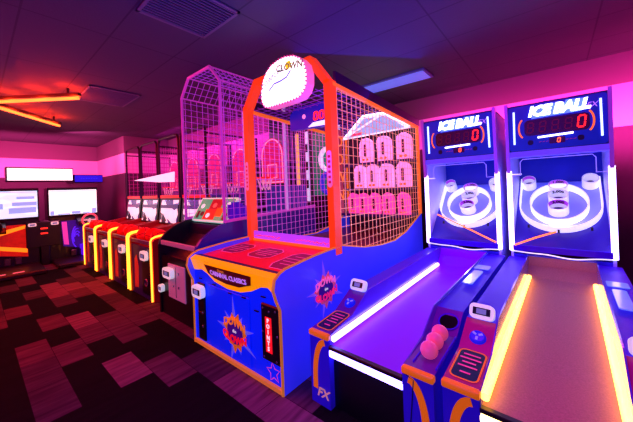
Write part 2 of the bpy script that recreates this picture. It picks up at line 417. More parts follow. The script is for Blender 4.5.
    if first is not None:
        pl = B().prism(rrect(0, 0, .075, .42, .02), 'z', 0, .008).obj('clear_placard', mPlate, t, loc=(.335, 1.28, .672))
        pl2 = B().prism(rrect(0, 0, .12, .14, .015), 'z', 0, .006).obj('small_placard', mPlate, t, loc=(.34, 1.62, .676))
    # target housing
    for sx in (-1, 1):
        B().prism([(2.28, 0), (2.28, 2.28), (3.06, 2.28), (3.06, 0)], 'x', sx*.43, sx*.405).obj('side_panel', mSideW, t)
        B().tube([(sx*.418, 2.262, .74), (sx*.418, 2.262, 1.6)], .025, 10).obj('pillar_light_tube', mWhiteTube, t, True)
        B().bar((sx*.418, 2.235, 1.58), (sx*.418, 2.19, 2.31), .03, .04).obj('marquee_rail', mChrome, t)
    B().span((-.405, 3.02, .6), (.405, 3.06, 2.28)).obj('back_panel', mNavyBack, t)
    B().span((-.43, 2.28, 2.262), (.43, 3.06, 2.28)).obj('top_panel', mNavy, t)
    B().span((-.405, 2.29, 0), (.405, 2.33, .70)).obj('base_panel', mRoll, t)
    ex = Vector((1, 0, 0)); es = Vector((0, s2, s2)); en = Vector((0, -s2, s2)); O = Vector((0, 2.29, .78))
    def Q(x, s, n=0): return O+ex*x+es*s+en*n
    b = B()
    pts = [Q(-.405, -.02), Q(.405, -.02), Q(.405, .97), Q(-.405, .97)]; pn = [p-en*.03 for p in pts]
    b.face(pts); b.face(pn[::-1])
    for i in range(4): b.face([pts[i], pn[i], pn[(i+1) % 4], pts[(i+1) % 4]])
    board = b.obj('target_board', M('target_apron_violet', '#3424a0', .35, emit='#2010a0', es=.15), t)
    UIN = [(-.365, .96), (-.365, .75)] + [(x, .56+(y-.56)*.92) for x, y in arc(0, .56, .365, PI, 2*PI, 24)] + [(.365, .75), (.365, .96)]
    b = B(); b.face([Q(x, y, .003) for x, y in UIN]); b.obj('ring_field', mBoard, board)
    B().box(Q(0, -.03, .02), (.81, .03, .06)).obj('board_front_edge', mRollTop, board)
    u = [(-.37, .95), (-.37, .75)] + arc(0, .56, .37, PI, 2*PI, 24) + [(.37, .75), (.37, .95)]
    b = B().strip([Q(x, .56+(s-.56)*(1. if s > .56 else .92)) for x, s in u], en, .085, .012); b.obj('outer_fence', mFence, board)
    b = B().strip([Q(x, s) for x, s in arc(0, .575, .262, 0, 2*PI, 40)], en, .1, .012); b.obj('inner_ring', mFence, board, True)
    for x, s in ((-.27, .22), (0, .15), (.27, .22)):
        B().box(Q(x, s+.03 if x else s+.05, .045), (.02, .02, .035)).obj('fence_mark', M('fence_mark_black', '#100818', .6), board)
    for k, (s, lab, bandm) in enumerate(((.495, '3,000', mCupP), (.65, '2,000', mCup), (.80, '1,000', mCupP))):
        hh = .13
        cup = B().strip([Q(x, y) for x, y in arc(0, s, .09, 0, 2*PI, 30, .07)], en, hh, .008).obj('scoring_cup', mCup, board, True)
        B().strip([Q(x, y, hh-.055) for x, y in arc(0, s, .086, .03*PI, .97*PI, 20, .066)], en, .058, .006).obj('cup_band', bandm, cup, True)
        B().face
        b = B(); b.face([Q(x, y, .012) for x, y in arc(0, s, .085, 0, 2*PI-.3, 22, .065)]); b.obj('cup_hole', mInk, cup)
        def bend(p, s=s):
            a = PI/2 - p.x/.078
            return (0, 0, 0)
        me = text_verts(lab, .056, ext=.0008, bold=.003)
        for v in me.vertices:
            a = PI/2 - v.co.x/.079*.9; v.co = Q(.081*math.cos(a), s+.061*math.sin(a), hh-.027+v.co.y)
        me.materials.clear(); me.materials.append(mInk); o = bpy.data.objects.new('cup_lettering', me); COL.objects.link(o); o.parent = cup
    for sx, mm in ((-1, mCupP), (1, mCup)):
        cup = B().strip([Q(x, y) for x, y in arc(sx*.29, .895, .07, 0, 2*PI, 26)], en, .12, .008).obj('corner_cup', mCup, board, True)
        B().strip([Q(x, y, .075) for x, y in arc(sx*.29, .895, .066, .05*PI, .95*PI, 16)], en, .045, .005).obj('cup_band', mm, cup, True)
        b = B(); b.face([Q(x, y, .012) for x, y in arc(sx*.29, .895, .066, 0, 2*PI-.3, 22)]); b.obj('cup_hole', mInk, cup)
    # light cord, then the orange reflection streak
    pts = []
    for i in range(25):
        q = i/24; x = -.42+.84*q; pts.append((x, 2.255-.02*math.sin(q*PI), .735-.035*math.sin(q*PI)**2*(.6+.4*math.cos(q*9))))
    B().tube(pts, .0055, 6).obj('light_cord', mWireGlow, t, True)
    B().tube([(-.30, 2.26, 1.565), (-.405, 2.26, 1.565), (-.405, 2.25, 1.56)], .004, 6).obj('cord_clip', mWireGlow, t)
    pc = [Q(-.36, .34, .09), Q(.0, .17, .09), Q(.38, .0, .05)] if first else [Q(-.39, -.02, .05), Q(-.2, .08, .07), Q(-.02, .15, .1)]
    B().tube(pc, .009, 8).obj('orange_cover_reflection', mOrangeGlow, t, True)  # glowing streak modelling a reflection of the lane light in the cover
    # marquee
    m = B().prism([(2.231, 1.80), (2.2, 2.285), (2.42, 2.29), (2.42, 1.80)], 'x', -.405, .405).obj('marquee', mNavy, t)
    B().prism([(2.2, 1.745), (2.228, 1.803), (2.42, 1.803), (2.42, 1.745)], 'x', -.405, .405).obj('marquee_sill', M('sill_lavender', '#7a68f0', .3, emit='#5a48f0', es=.45), m)
    def fy(z): return 2.24+(z-1.66)/.625*-.04
    def front(b, pts, off=.004):
        b.face([(x, fy(z)-off, z) for x, z in pts]); return b
    front(B(), rrect(.0, 2.04, .80, .46, .03), .002).obj('marquee_art', M('marquee_art_blue', '#0c1a9a', .3, emit='#1030e0', es=.22, var=.5, scale=6), m)
    Yd = Vector((0, fy(2.2)-fy(2.1), .1)).normalized()
    lb = [(-.19, 2.125), (.215, 2.135), (.255, 2.25), (.10, 2.262), (.09, 2.235), (-.02, 2.255), (-.145, 2.24)]
    front(B(), lb, .005).obj('logo_backing', M('logo_backing_blue', '#6a90ff', .4, emit='#5a84ff', es=1.0), m)
    text('logo_lettering', 'ICE BALL', .135, mLogoW, m, (.03, fy(2.19)-.009, 2.192), Y=Yd, shear=.25, bold=.007, spacing=.92)
    text('logo_lettering', 'FX', .07, mFX, m, (.29, fy(2.17)-.006, 2.175), Y=Yd, shear=.3)
    front(B(), rrect(.01, 2.035, .53, .16, .04), .006).obj('score_display', mRedPanel, m)
    for k in range(4):
        b = B(); digit(b, '8', (-.20+k*.105, 2.035), .05, .10, .010, fy(2.03)-.009); b.obj('unlit_digit', mRedDim, m)
    b = B(); digit(b, '0', (.215, 2.038), .052, .105, .013, fy(2.03)-.010); b.obj('lit_digit', mRedLed, m)
    for sx in (-1, 1):
        b = B()
        A = [(sx*(.25+.055*math.cos(a)), 2.035+.1*math.sin(a)) for a in [(-1.15+2.3*i/12) for i in range(13)]]
        for qd in band(A, .016, False): b.face([(p.x, fy(p.y)-.008, p.y) for p in qd])
        b.obj('display_arc', mGlowOrangeBand, m)
        b = B(); z0, z1 = 1.88, 2.22
        b.bar((sx*.355+.004, fy(z0)-.008, z0), (sx*.35+.004, fy(z1)-.008, z1), .016, .012); b.obj('side_light_strip', GLOW('strip_ice_blue', '#ffffff', '#9fc4ff', 2.6), m)
        front(B(), rrect(sx*.205, 1.885, .05, .05, .02), .006).obj('speaker_hole', mBlack, m)
    B().bar((-.14, fy(1.935)-.01, 1.93), (.15, fy(1.935)-.01, 1.94), .022, .014).obj('white_light_bar', GLOW('bar_white', '#ffffff', '#ffffff', 3.5), m)
    front(B(), rrect(.02, 1.885, .13, .06, .008), .006).obj('ticket_display', mRedPanel, m)
    b = B(); digit(b, '0', (.035, 1.885), .022, .04, .007, fy(1.885)-.009); b.obj('ticket_digit', GLOW('orange_led', '#ff6030', '#ff5020', 3), m)
    b = B()
    for x in (-.12, -.09, -.06, .10, .13, .16): b.bar((x-.01, fy(1.885)-.007, 1.88), (x+.01, fy(1.885)-.007, 1.886), .012, .003)
    b.obj('small_print', M('small_print_red', '#c03060', .4, emit='#c02050', es=.5), m)
    # thin outline hoop under the marquee
    B().tube([(-.40, 2.25, 1.55), (-.31, 2.25, 1.55), (-.31, 2.25, 1.69), (-.285, 2.25, 1.72), (.285, 2.25, 1.72), (.31, 2.25, 1.69), (.31, 2.25, 1.55), (.40, 2.25, 1.55)], .004, 6).obj('window_outline', M('outline_lilac', '#a090ff', .4, emit='#9080ff', es=.8), t)
    NARROW = ('side_panel', 'pillar_light_tube', 'marquee_rail', 'back_panel', 'top_panel', 'base_panel', 'target_board', 'light_cord', 'cord_clip', 'orange_cover_reflection', 'marquee', 'window_outline')
    def squeeze(o):
        if o.type == 'MESH':
            for v in o.data.vertices: v.co.x = v.co.x*.94-.008
        for c in o.children: squeeze(c)
    for c in t.children:
        if c.name.split('.')[0] in NARROW: squeeze(c)
    return t
C1, C2 = -.942, -.045
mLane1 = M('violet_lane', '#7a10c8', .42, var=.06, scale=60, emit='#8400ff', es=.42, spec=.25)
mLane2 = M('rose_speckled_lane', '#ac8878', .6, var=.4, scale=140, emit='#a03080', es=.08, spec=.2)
r1 = roller(C1, 'alley roller machine with violet lane and white light tubes beside clown game', mLane1, mBlueTube, mBlueTube, True)
r2 = roller(C2, 'alley roller machine with rose lane edged by yellow light tubes', mLane2, mYelTube, GLOW('front_warm_bar', '#fff4d0', '#ffd070', 7), False)
mBall = M('pink_ball', '#ff8fa8', .35, emit='#ff5080', es=.3)
for k, lb in enumerate(('pink ball lowest in the tray, closest to the console front', 'pink ball in the middle of the tray of three', 'pink ball topmost, against the round port in the console')):
    y = .11+k*.099
    o = B().sphere((0, 0, 0), .048).obj('alley_ball', mBall, None, True, loc=(C1+.366, 1.5+y+.02, .5+.0714*(y+.02)+.053))
    tag(o, lb, 'ball', 'pink balls in the ball tray')

# ------------------------------------------------------------------ clown knock-down game
mCBlue = M('clown_blue_laminate', '#0a40ff', .4, emit='#0020f0', es=.42, var=.06, spec=.15); mCSide = M('clown_side_blue', '#5a68ff', .3, coat=.3, var=.08, scale=3, emit='#2c30ff', es=.36)  # side blue lightened and given emission for the roller tubes' light
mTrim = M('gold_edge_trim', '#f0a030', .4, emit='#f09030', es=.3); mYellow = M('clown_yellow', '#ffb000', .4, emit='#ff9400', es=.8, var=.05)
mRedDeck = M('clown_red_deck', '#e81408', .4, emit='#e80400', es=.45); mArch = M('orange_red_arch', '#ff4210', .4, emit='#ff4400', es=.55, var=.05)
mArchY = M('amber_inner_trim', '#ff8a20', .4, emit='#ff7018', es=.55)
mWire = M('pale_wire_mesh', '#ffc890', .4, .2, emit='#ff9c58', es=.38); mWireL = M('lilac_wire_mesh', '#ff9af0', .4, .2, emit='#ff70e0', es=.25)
mPrintP = M('pink_print', '#ff70b0', .4, emit='#ff50a0', es=.3)
T = thing('clown_toss_game', 'blue and yellow carnival clown toss game with tall orange wire cage', 'arcade game', (-2.2, 1.41, 0))
W = .65
def yy(Y): return Y-1.41
side = [(0, 0), (0, .62), (-.035, .70), (-.06, .78), (-.045, .85), (.0, .885), (.06, .905), (.4, .935), (.79, .95), (1.2, .86), (1.6, .815), (1.95, .81), (2.3, .87), (2.6, .97), (2.88, 1.07), (2.88, 0)]
for sx in (-1, 1):
    a, c = (W-.025, W) if sx > 0 else (-W, -W+.025)
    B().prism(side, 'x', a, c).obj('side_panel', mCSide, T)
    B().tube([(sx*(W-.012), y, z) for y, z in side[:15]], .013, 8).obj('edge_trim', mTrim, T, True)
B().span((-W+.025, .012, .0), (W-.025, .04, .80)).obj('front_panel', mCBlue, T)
B().bar((-W+.02, .0, .025), (W-.02, .0, .025), .03, .03).obj('kick_trim', mTrim, T)
# yellow fascia with a wavy lower edge
low = [(-.625, .73), (-.56, .735), (-.48, .75), (-.38, .725), (-.25, .67), (-.05, .642), (.15, .65), (.30, .69), (.42, .745), (.5, .755), (.56, .72), (.6, .66), (.625, .6)]
b = B(); n = len(low)
fy2 = lambda z: -.02 if z > .7 else -.02+(.7-z)*.2
for i in range(n-1):
    (x0, z0), (x1, z1) = low[i], low[i+1]
    b.face([(x0, .008, z0), (x1, .008, z1), (x1, -.03, .85), (x0, -.03, .85)])
b.face([(-.625, -.03, .85), (.625, -.03, .85), (.625, .02, .875), (-.625, .02, .875)])
b.obj('yellow_fascia', mYellow, T)
pq = [(-.36, .822), (.345, .822), (.325, .752), (.15, .70), (-.05, .695), (-.22, .715), (-.315, .75)]
def fx(z, o): return .008-(z-.65)/.2*.038-o
b = B(); b.face([(x, fx(z, .006), z) for x, z in pq]); pl = b.obj('name_plaque', M('plaque_maroon', '#5a0a10', .4, emit='#600010', es=.2), T)
b = B()
for qd in band(pq, .008): b.face([(p.x, fx(p.y, .008), p.y) for p in qd])
b.obj('plaque_border', M('plaque_dark', '#3a1004', .4), pl)
text('plaque_lettering', 'CARNIVAL CLASSICS', .062, M('lilac_letters', '#e0b0ff', .4, emit='#d090ff', es=.5), pl, (.0, fx(.755, .010), .755), Y=(0, -.19, 1), bold=.001, spacing=.95, fn=lambda p: (p.x, p.y+.10*p.x*p.x, p.z))
text('plaque_lettering', 'Down', .04, mMagGold if 0 else mTrim, pl, (-.09, fx(.80, .010), .798), Y=(0, -.19, 1), shear=.2)
# red deck sloping up to the cage
b = B(); b.prism([(.02, .855), (.78, .915), (.78, .875), (.02, .82)], 'x', -W+.025, W-.025); dk = b.obj('deck', mRedDeck, T)
B().bar((-W+.03, .045, .868), (W-.03, .045, .868), .05, .012).obj('deck_front_strip', mDark, dk)
def dz(y): return .855+(y-.02)*.0789+.004
for cx_, cy_, w_, h_ in ((-.42, .40, .30, .30), (.02, .40, .32, .28), (.46, .33, .26, .40)):
    P = [(cx_+x, cy_+y) for x, y in ((-w_/2, -h_*.3), (-w_*.3, -h_/2), (w_*.3, -h_/2), (w_/2, -h_*.3), (w_/2, h_*.3), (w_*.3, h_/2), (-w_*.3, h_/2), (-w_/2, h_*.3))]
    b = B(); b.face([(x, y, dz(y)) for x, y in P]); q = b.obj('deck_print', M('deck_print_maroon', '#a01038', .4, emit='#900030', es=.2), dk)
    b = B()
    for qd in band(P, .014): b.face([(p.x, p.y, dz(p.y)+.002) for p in qd])
    b.obj('print_outline', mPrintP, q)
    b = B()
    for k in range(4):
        z = cy_-h_*.25+k*h_*.16; ln = w_*(.25+.1*((k*7) % 3)); b.face([(cx_-ln, z, dz(z)+.002), (cx_+ln, z, dz(z)+.002), (cx_+ln, z+.012, dz(z+.012)+.002), (cx_-ln, z+.012, dz(z+.012)+.002)])
    b.obj('print_lines', mPrintP, q)
# front details
b = B().span((-.56, -.004, .06), (-.43, .014, .615), .006); cp = b.obj('coin_panel', mBlack, T)
for z in (.49, .33, .2): B().lathe([(.001, .006), (.011, .005), (.013, 0)], (-.47, -.006, z), 12, Matrix.Rotation(PI/2, 3, 'X')).obj('lock', M('steel_lock', '#c0c0c8', .25, .9), cp, True)
B().bar((-.545, -.006, .33), (-.445, -.006, .33), .004, .004).obj('seam', M('seam_red', '#a03020', .5), cp)
card_reader(T, (-.475, -.03, .548), .18, .115, 0)
b = B()
for qd in band(rrect(-.055, .34, .64, .58, .02), .005): b.face([(p.x, .0095, p.y) for p in qd])
B().span((-.375, .004, .05), (.265, .0125, .625), .004).obj('service_door', mCBlue, T)
b2 = B()
for x, z in ((-.5, .66), (-.25, .645), (0, .615), (.2, .62), (.45, .68), (.36, .55)): b2.bar((x-.025, .0, z), (x+.025, .0, z), .012, .008)
b2.obj('vent_slot', mDark, T); b.obj('door_seam', M('seam_navy', '#08158a', .5), T)
pn = B().span((.42, -.008, .20), (.625, .014, .635), .01).obj('ticket_panel', mBlack, T)
B().span((.475, -.012, .275), (.545, -.007, .54), .002).obj('points_display', M('points_red', '#c00818', .3, emit='#ff1020', es=1.0), pn)
for i, ch in enumerate('POINTS'): text('points_lettering', ch, .045, M('points_white', '#ffd8d8', .4, emit='#ffc0c0', es=1.2), pn, (.51, -.0145, .515-.042*i), bold=.001)
for x, z in ((.45, .60), (.52, .585), (.59, .60), (.45, .23), (.59, .23), (.44, .42), (.605, .42)): B().lathe([(.001, .005), (.007, .004), (.009, 0)], (x, -.009, z), 10, Matrix.Rotation(PI/2, 3, 'X')).obj('bolt', M('bolt_steel', '#9a9aa8', .3, .8), pn)
def star(n, r0, r1, ph=0, jit=None):
    o = []
    for i in range(2*n):
        r = (r0 if i % 2 == 0 else r1)*(jit[i % len(jit)] if jit else 1); a = ph+PI*i/n; o.append((r*math.cos(a), r*math.sin(a)))
    return o
def burst(parent, O, X, Y, k, pink):
    X, Y = Vector(X), Vector(Y); O = Vector(O); N = X.cross(Y)
    def put(pts, h): return [O+X*x*k+Y*y*k+N*h for x, y in pts]
    m1 = M('burst_sky', '#8ab0ff', .4, emit='#5070ff', es=.25) if not pink else M('burst_pink_rays', '#b080ff', .4, emit='#9060ff', es=.25)
    m2 = M('burst_gold', '#ffb428', .4, emit='#ff9000', es=.2) if not pink else M('burst_rose', '#ff8088', .4, emit='#ff5070', es=.25)
    m3 = M('burst_violet', '#5a2aa0', .4)
    b = B(); b.face(put(star(9, 1.0, .34, .25, (1, 1, .7, 1, 1.15, 1, .8, 1, 1.05, 1, .75, 1)), .002)); e = b.obj('burst_decal', m1, parent)
    b = B(); b.face(put(star(11, .62, .46, .1, (1, 1, .85, 1, 1.1, 1)), .004)); b.obj('burst_centre', m2, e)
    b = B(); b.face(put([(x*.42, y*.38) for x, y in arc(0, 0, 1, 0, 2*PI*.97, 24)], .006)); b.obj('burst_core', m3, e)
    text('logo_lettering', 'DOWN', .34*k, M('logo_orange', '#ffa030', .4, emit='#ff8010', es=.45) if not pink else M('logo_rose', '#ff90c0', .4, emit='#ff60b0', es=.6), e, O+Y*.26*k+N*.009, X, Y, bold=.012*k, fn=lambda p: (p.x, p.y-.35/k*p.x*p.x+.06*k, p.z))
    text('logo_lettering', 'the', .15*k, M('logo_white', '#fff0e0', .4, emit='#ffffff', es=.4), e, O+Y*.04*k+N*.010, X, Y)
    text('logo_lettering', 'CLOWN', .33*k, M('logo_red', '#f02030', .4, emit='#ff1030', es=.5) if not pink else M('logo_hotpink', '#ff3070', .4, emit='#ff2070', es=.6), e, O-Y*.20*k+N*.011, X, Y, bold=.014*k, fn=lambda p: (p.x, p.y+.30/k*p.x*p.x-.04*k, p.z))
burst(T, (.06, .001, .295), (1, 0, -.0), (0, 0, 1), .27, False)
burst(T, (W+.001, .52, .62), (0, 1, .05), (0, -.05, 1), .24, True)
b = B()
for qd in band([(x+.53, z+.125) for x, z in star(5, .075, .036, PI/2+.15)], .010): b.face([(p.x, .007, p.y) for p in qd])
b.obj('star_sticker', mPrintP, T)
# arch frame at the mouth of the cage
AY = .74
for sx in (-1, 1):
    B().bar((sx*(W-.035), AY, .88), (sx*(W-.035), AY, 2.49), .07, .10, up=(0, 1, 0)).obj('arch_post', mArch, T)
b = B()
za, zp, xp = 2.47, 2.77, .43
b.prism([(W, za), (xp, zp), (-xp, zp), (-W, za), (-W+.075, za-.01), (-xp+.03, zp-.075), (xp-.03, zp-.075), (W-.075, za-.01)], 'y', AY-.05, AY+.05); b.obj('arch_top', mArch, T)
B().span((-W+.07, AY-.03, .895), (W-.07, AY+.03, .935), .004).obj('sill_bar', mArchY, T)
sp = B().span((-W+.07, AY-.012, .935), (W-.07, AY+.012, 1.02), .003).obj('sill_banner', M('banner_violet', '#b060f0', .4, emit='#a040f0', es=.7), T)
rr = random.Random(3)
for xa, xb in ((-.53, -.13), (.12, .53)):
    b = B(); x = xa
    while x < xb:
        w_ = rr.uniform(.015, .035); b.bar((x, AY-.015, .972+rr.uniform(-.008, .008)), (x+w_, AY-.015, .972+rr.uniform(-.01, .01)), .03, .004, up=(0, 0, 1)); x += w_+.006
    b.obj('banner_print', M('banner_pink_print', '#ff5070', .4, emit='#ff4060', es=.6), sp)
text('banner_lettering', 'vs  Pins', .05, M('banner_white', '#ffe0ff', .4, emit='#ffd0ff', es=.8), sp, (0, AY-.016, .972)) if 0 else None
for sx in (-1, 1):
    d = B(); d.face([(sx*(W-.035)+x, AY-.052, z) for x, z in rrect(0, 1.67, .055, .34, .025)]); dd = d.obj('post_sticker', M('sticker_pink', '#ffb0c8', .4, emit='#ff80a0', es=.35), T)
    b = B()
    for k in range(6): b.face([(sx*(W-.035)+x, AY-.054, 1.55+.047*k+z) for x, z in rrect(0, 0, .03, .025, .008)])
    b.obj('sticker_print', M('sticker_red', '#d02040', .4, emit='#d02040', es=.3), dd)
# wire panels left, right and roof
topz = lambda y: 2.46-(y-AY)*.052
for sx in (-1, 1):
    lowp = [(y, z+.012) for y, z in side[8:15]]
    poly = [(AY+.03, .96)] + lowp[1:] + [(2.88, topz(2.88)), (AY+.03, topz(AY))]
    b = B(); mesh_poly(b, poly, sx*(W-.015), .086, .005); b.obj('wire_panel', mWire if sx > 0 else mWireL, T)
    B().bar((sx*(W-.015), AY, topz(AY)), (sx*(W-.015), 2.9, topz(2.9)), .035, .035).obj('top_rail', mArchY, T)
    B().bar((sx*(W-.015), 2.87, 1.06), (sx*(W-.015), 2.87, topz(2.87)), .04, .03).obj('rear_post', mArchY, T)
    B().prism([(AY+.05, topz(AY)+.02), (2.92, topz(2.92)+.02), (2.92, topz(2.92)+.12), (AY+.05, topz(AY)+.13)], 'x', sx*W, sx*(W-.03)).obj('roof_edge', M('roof_edge_plum', '#2a0a38', .3, coat=.3), T)
b = B()
x = -W+.05
while x < W:
    b.bar((x, AY+.05, topz(AY)+.02), (x, 2.9, topz(2.9)+.02), .006); x += .1
y = AY+.1
while y < 2.9:
    b.bar((-W, y, topz(y)+.02), (W, y, topz(y)+.02), .006); y += .1
b.obj('roof_mesh', M('roof_wire_violet', '#a050c0', .4, emit='#7020b0', es=.15), T)
B().span((-W+.025, 2.86, .0), (W-.025, 2.9, topz(2.9))).obj('back_wall', M('back_wall_plum', '#240618', .6, emit='#300010', es=.3), T)
B().span((-W+.025, .8, .78), (W-.025, 2.86, .80)).obj('inner_floor', M('inner_floor_dark', '#4a0a1a', .3, emit='#600010', es=.25), T)
# target rows
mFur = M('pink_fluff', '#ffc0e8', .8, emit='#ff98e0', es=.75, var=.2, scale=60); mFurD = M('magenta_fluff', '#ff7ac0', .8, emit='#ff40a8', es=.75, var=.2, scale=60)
mFace = M('clown_face_dark', '#5a0a28', .5, emit='#500018', es=.2); mFeet = M('clown_orange', '#ff8a30', .5, emit='#ff6a10', es=.5)
SH = M('shelf_violet', '#34104a', .4, emit='#3a0a60', es=.25)
def target(x, y, z, w, h, fur):
    b = B(); P = []
    prof = [(-w/2, 0)] + [(-w/2-.004, h*.5)] + [( -w/2*math.cos(a), h-w/2*.95+w/2*.95*math.sin(a)) for a in [PI/2*i/7 for i in range(8)]]
    prof = prof + [(-px, pz) for px, pz in prof[::-1][1:]]
    # scalloped fluffy outline
    o = []
    for i, (px, pz) in enumerate(prof): o.append((px, pz))
    b.prism([(x+px, z+pz) for px, pz in o], 'y', y-.05, y+.05)
    rr = random.Random(int(x*997+z*131))
    for i in range(26):
        q = rr.random(); a = q*PI
        if i % 2: px, pz = (-w/2 if i % 4 == 1 else w/2), rr.uniform(.05, h*.75)
        else: px, pz = -w/2*math.cos(a), h-w/2+w/2*math.sin(a)
        b.sphere((x+px*.94, y-.03+rr.uniform(-.02, .02), z+pz*.97), rr.uniform(.018, .03), 1)
    e = b.obj('clown_target', fur, T, True)
    f = B(); f.prism([(x+px, z+pz) for px, pz in rrect(0, h*.50, w*.2, h*.5, w*.08)], 'y', y-.062, y-.048); fo = f.obj('face', mFace, e)
    f = B()
    for sgn in (-1, 1): f.sphere((x+sgn*w*.06, y-.064, z+h*.62), w*.045, 1)
    f.sphere((x, y-.066, z+h*.52), w*.055, 1); f.bar((x-w*.09, y-.063, z+h*.42), (x+w*.09, y-.063, z+h*.42), .012, .01)
    f.obj('face_features', M('face_pink', '#ff80a8', .5, emit='#ff5080', es=.5), e)
    f = B()
    for sgn in (-1, 1): f.sphere((x+sgn*w*.16, y-.06, z+h*.12), w*.11, 2, (1.1, .8, .9))
    f.obj('shoes', mFeet, e, True)
    return e
for row, (z, h, ys, xs, w) in enumerate(((1.885, .385, 2.66, (-.11, .20, .515), .205), (1.48, .36, 2.60, (-.20, .02, .26, .52), .19), (1.085, .31, 2.54, (-.31, -.125, .07, .29, .53), .15))):
    B().span((-W+.03, ys-.09, z-.05), (W-.03, 2.86, z-.012)).obj('target_shelf', SH, T)
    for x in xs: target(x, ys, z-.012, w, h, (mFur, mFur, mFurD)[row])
# slanted lit header over the rows
HB = [(-.60, 2.69, 2.30), (.61, 2.69, 2.325), (.61, 1.85, 2.385), (.30, 1.85, 2.40)]
def hp_(u, v, o=0):
    a, c, d, e = [Vector(p) for p in HB]; p = (a*(1-u)+c*u)*(1-v)+(e*(1-u)+d*u)*v
    return p+Vector((0, -.3, -1))*o
b = B(); b.face([hp_(0, 0), hp_(1, 0), hp_(1, 1), hp_(0, 1)]); b.face([hp_(0, 0, -.02), hp_(0, 1, -.02), hp_(1, 1, -.02), hp_(1, 0, -.02)])
hq = b.obj('canopy_header', M('header_white', '#f0e8ff', .4, emit='#f0e0ff', es=1.3), T)
b = B(); b.face([hp_(.08, .10, .004), hp_(.96, .10, .004), hp_(.96, .92, .004), hp_(.12, .92, .004)]); b.obj('header_art', M('header_art_teal', '#a0c8e0', .4, emit='#90b0e8', es=.75, var=.6, scale=14), hq)
b = B(); b.face([hp_(.10, .16, .007), hp_(.30, .16, .007), hp_(.30, .42, .007), hp_(.16, .42, .007)]); b.obj('header_print', M('header_pink', '#ff4070', .4, emit='#ff3060', es=.7), hq)
# hexagonal scoreboard in the left half of the cage
sy = 1.19
sb = B().prism([(-.36, 2.235), (-.36, 2.42), (-.28, 2.50), (.20, 2.50), (.34, 2.40), (.34, 2.20)], 'y', sy, sy+.06).obj('scoreboard', M('scoreboard_blue', '#1020a0', .3, emit='#1018b0', es=.4), T)
b = B(); digit(b, '0', (.07, 2.345), .05, .085, .013, sy-.006); b.obj('score_digit', mRedLed, sb)
b = B(); digit(b, '0', (.155, 2.345), .05, .085, .013, sy-.006); b.obj('score_digit', mRedLed, sb)
b = B(); b.face([(x, sy-.004, z) for x, z in ((-.06, 2.23), (.31, 2.215), (.31, 2.275), (.02, 2.275))]); b.obj('score_panel', GLOW('score_panel_white', '#ffffff', '#f0e8ff', 1.1), sb)
B().lathe([(.001, .006), (.025, .005), (.028, 0)], (-.12, sy-.002, 2.37), 16, Matrix.Rotation(PI/2, 3, 'X')).obj('score_lamp', GLOW('lamp_pink', '#ffb0d0', '#ff90c0', .8), sb)
# vertical word strip at the back corner
vs = B().span((W-.05, AY+.06, 1.25), (W-.03, AY+.16, 2.05), .003).obj('word_strip', M('strip_red', '#a01820', .4, emit='#a01018', es=.45), T)
for i, ch in enumerate('DOWN'): text('strip_lettering', ch, .15, M('strip_amber', '#ff9020', .4, emit='#ff8010', es=.7), vs, (W-.027, AY+.11, 1.93-.17*i), (0, 1, 0), (0, 0, 1))

# round marquee sign on the arch
P = [(.16, .26), (.22, .335), (.26, .37), (.32, .353), (.40, .357), (.52, .41), (.545, .48), (.525, .58)]
sign = [(-.34, -.20), (-.30, -.245), (-.24, -.262), (.10, -.262), (.24, -.25), (.31, -.2), (.345, -.13), (.35, -.02), (.32, .08), (.26, .15), (.17, .2), (.05, .225), (-.05, .225), (-.17, .2), (-.26, .145), (-.325, .06), (-.36, -.06), (-.36, -.14)]
sign = [(x*.93, (z+.02)*.93-.02) for x, z in sign]
SC = Vector((.15, AY-.15, 2.595)); K = 1.0
sc = lambda pts, k: [(x*k, (z+.02)*k-.02) for x, z in pts]
sg = B().prism([(SC.x+x, SC.z+z) for x, z in sign], 'y', SC.y, SC.y+.10).obj('marquee_sign', M('sign_rim_pink', '#ff9ac0', .4, emit='#ff70a8', es=.55), T)
b = B(); b.face([(SC.x+x, SC.y-.004, SC.z+z) for x, z in sc(sign, .97)]); b.obj('sign_face', GLOW('sign_face_white', '#ffffff', '#fff0ff', 2.2), sg)
cl = sc(sign, .93)
peri = []
for i in range(len(cl)):
    a, c = Vector(cl[i]), Vector(cl[(i+1) % len(cl)]); peri.append((a, c, (c-a).length))
tot = sum(p[2] for p in peri); nb = 46
for k in range(nb):
    d = tot*k/nb
    for a, c, l in peri:
        if d <= l: break
        d -= l
    p = a+(c-a)*d/l; n2 = p.normalized()
    B().bar((SC.x+p.x, SC.y-.007, SC.z+p.y), (SC.x+p.x+n2.x*.024, SC.y-.007, SC.z+p.y+n2.y*.024), .013, .004, up=(0, 1, 0)).obj('bulb', M('bulb_rose', '#e0407a', .4, emit='#e0306a', es=.5), sg)
text('sign_lettering', 'DOWN the', .07, M('sign_ink_grey', '#8080a0', .5, emit='#9090c0', es=.3), sg, (SC.x-.15, SC.y-.008, SC.z+.045), (1, 0, .35), (-.35, 0, 1), bold=.001)
text('sign_lettering', 'CLOWN', .095, M('sign_ink_gold', '#a09050', .5, emit='#a09060', es=.35), sg, (SC.x+.10, SC.y-.008, SC.z+.09), (1, 0, -.12), (.12, 0, 1), bold=.003)
b = B(); b.face([(SC.x+.09+x, SC.y-.006, SC.z+.11+z) for x, z in star(8, .055, .035)]); b.obj('sign_star', GLOW('sign_star_yellow', '#ffe000', '#ffd800', .9), sg)
b = B()
for qd in band([(-.2, -.07), (-.12, -.02), (-.02, -.015), (.06, .0), (.12, .05)], .02, False): b.face([(SC.x+p.x, SC.y-.006, SC.z+p.y) for p in qd])
b.obj('sign_swoosh', GLOW('sign_blue', '#90a0e8', '#8090e0', .5), sg)
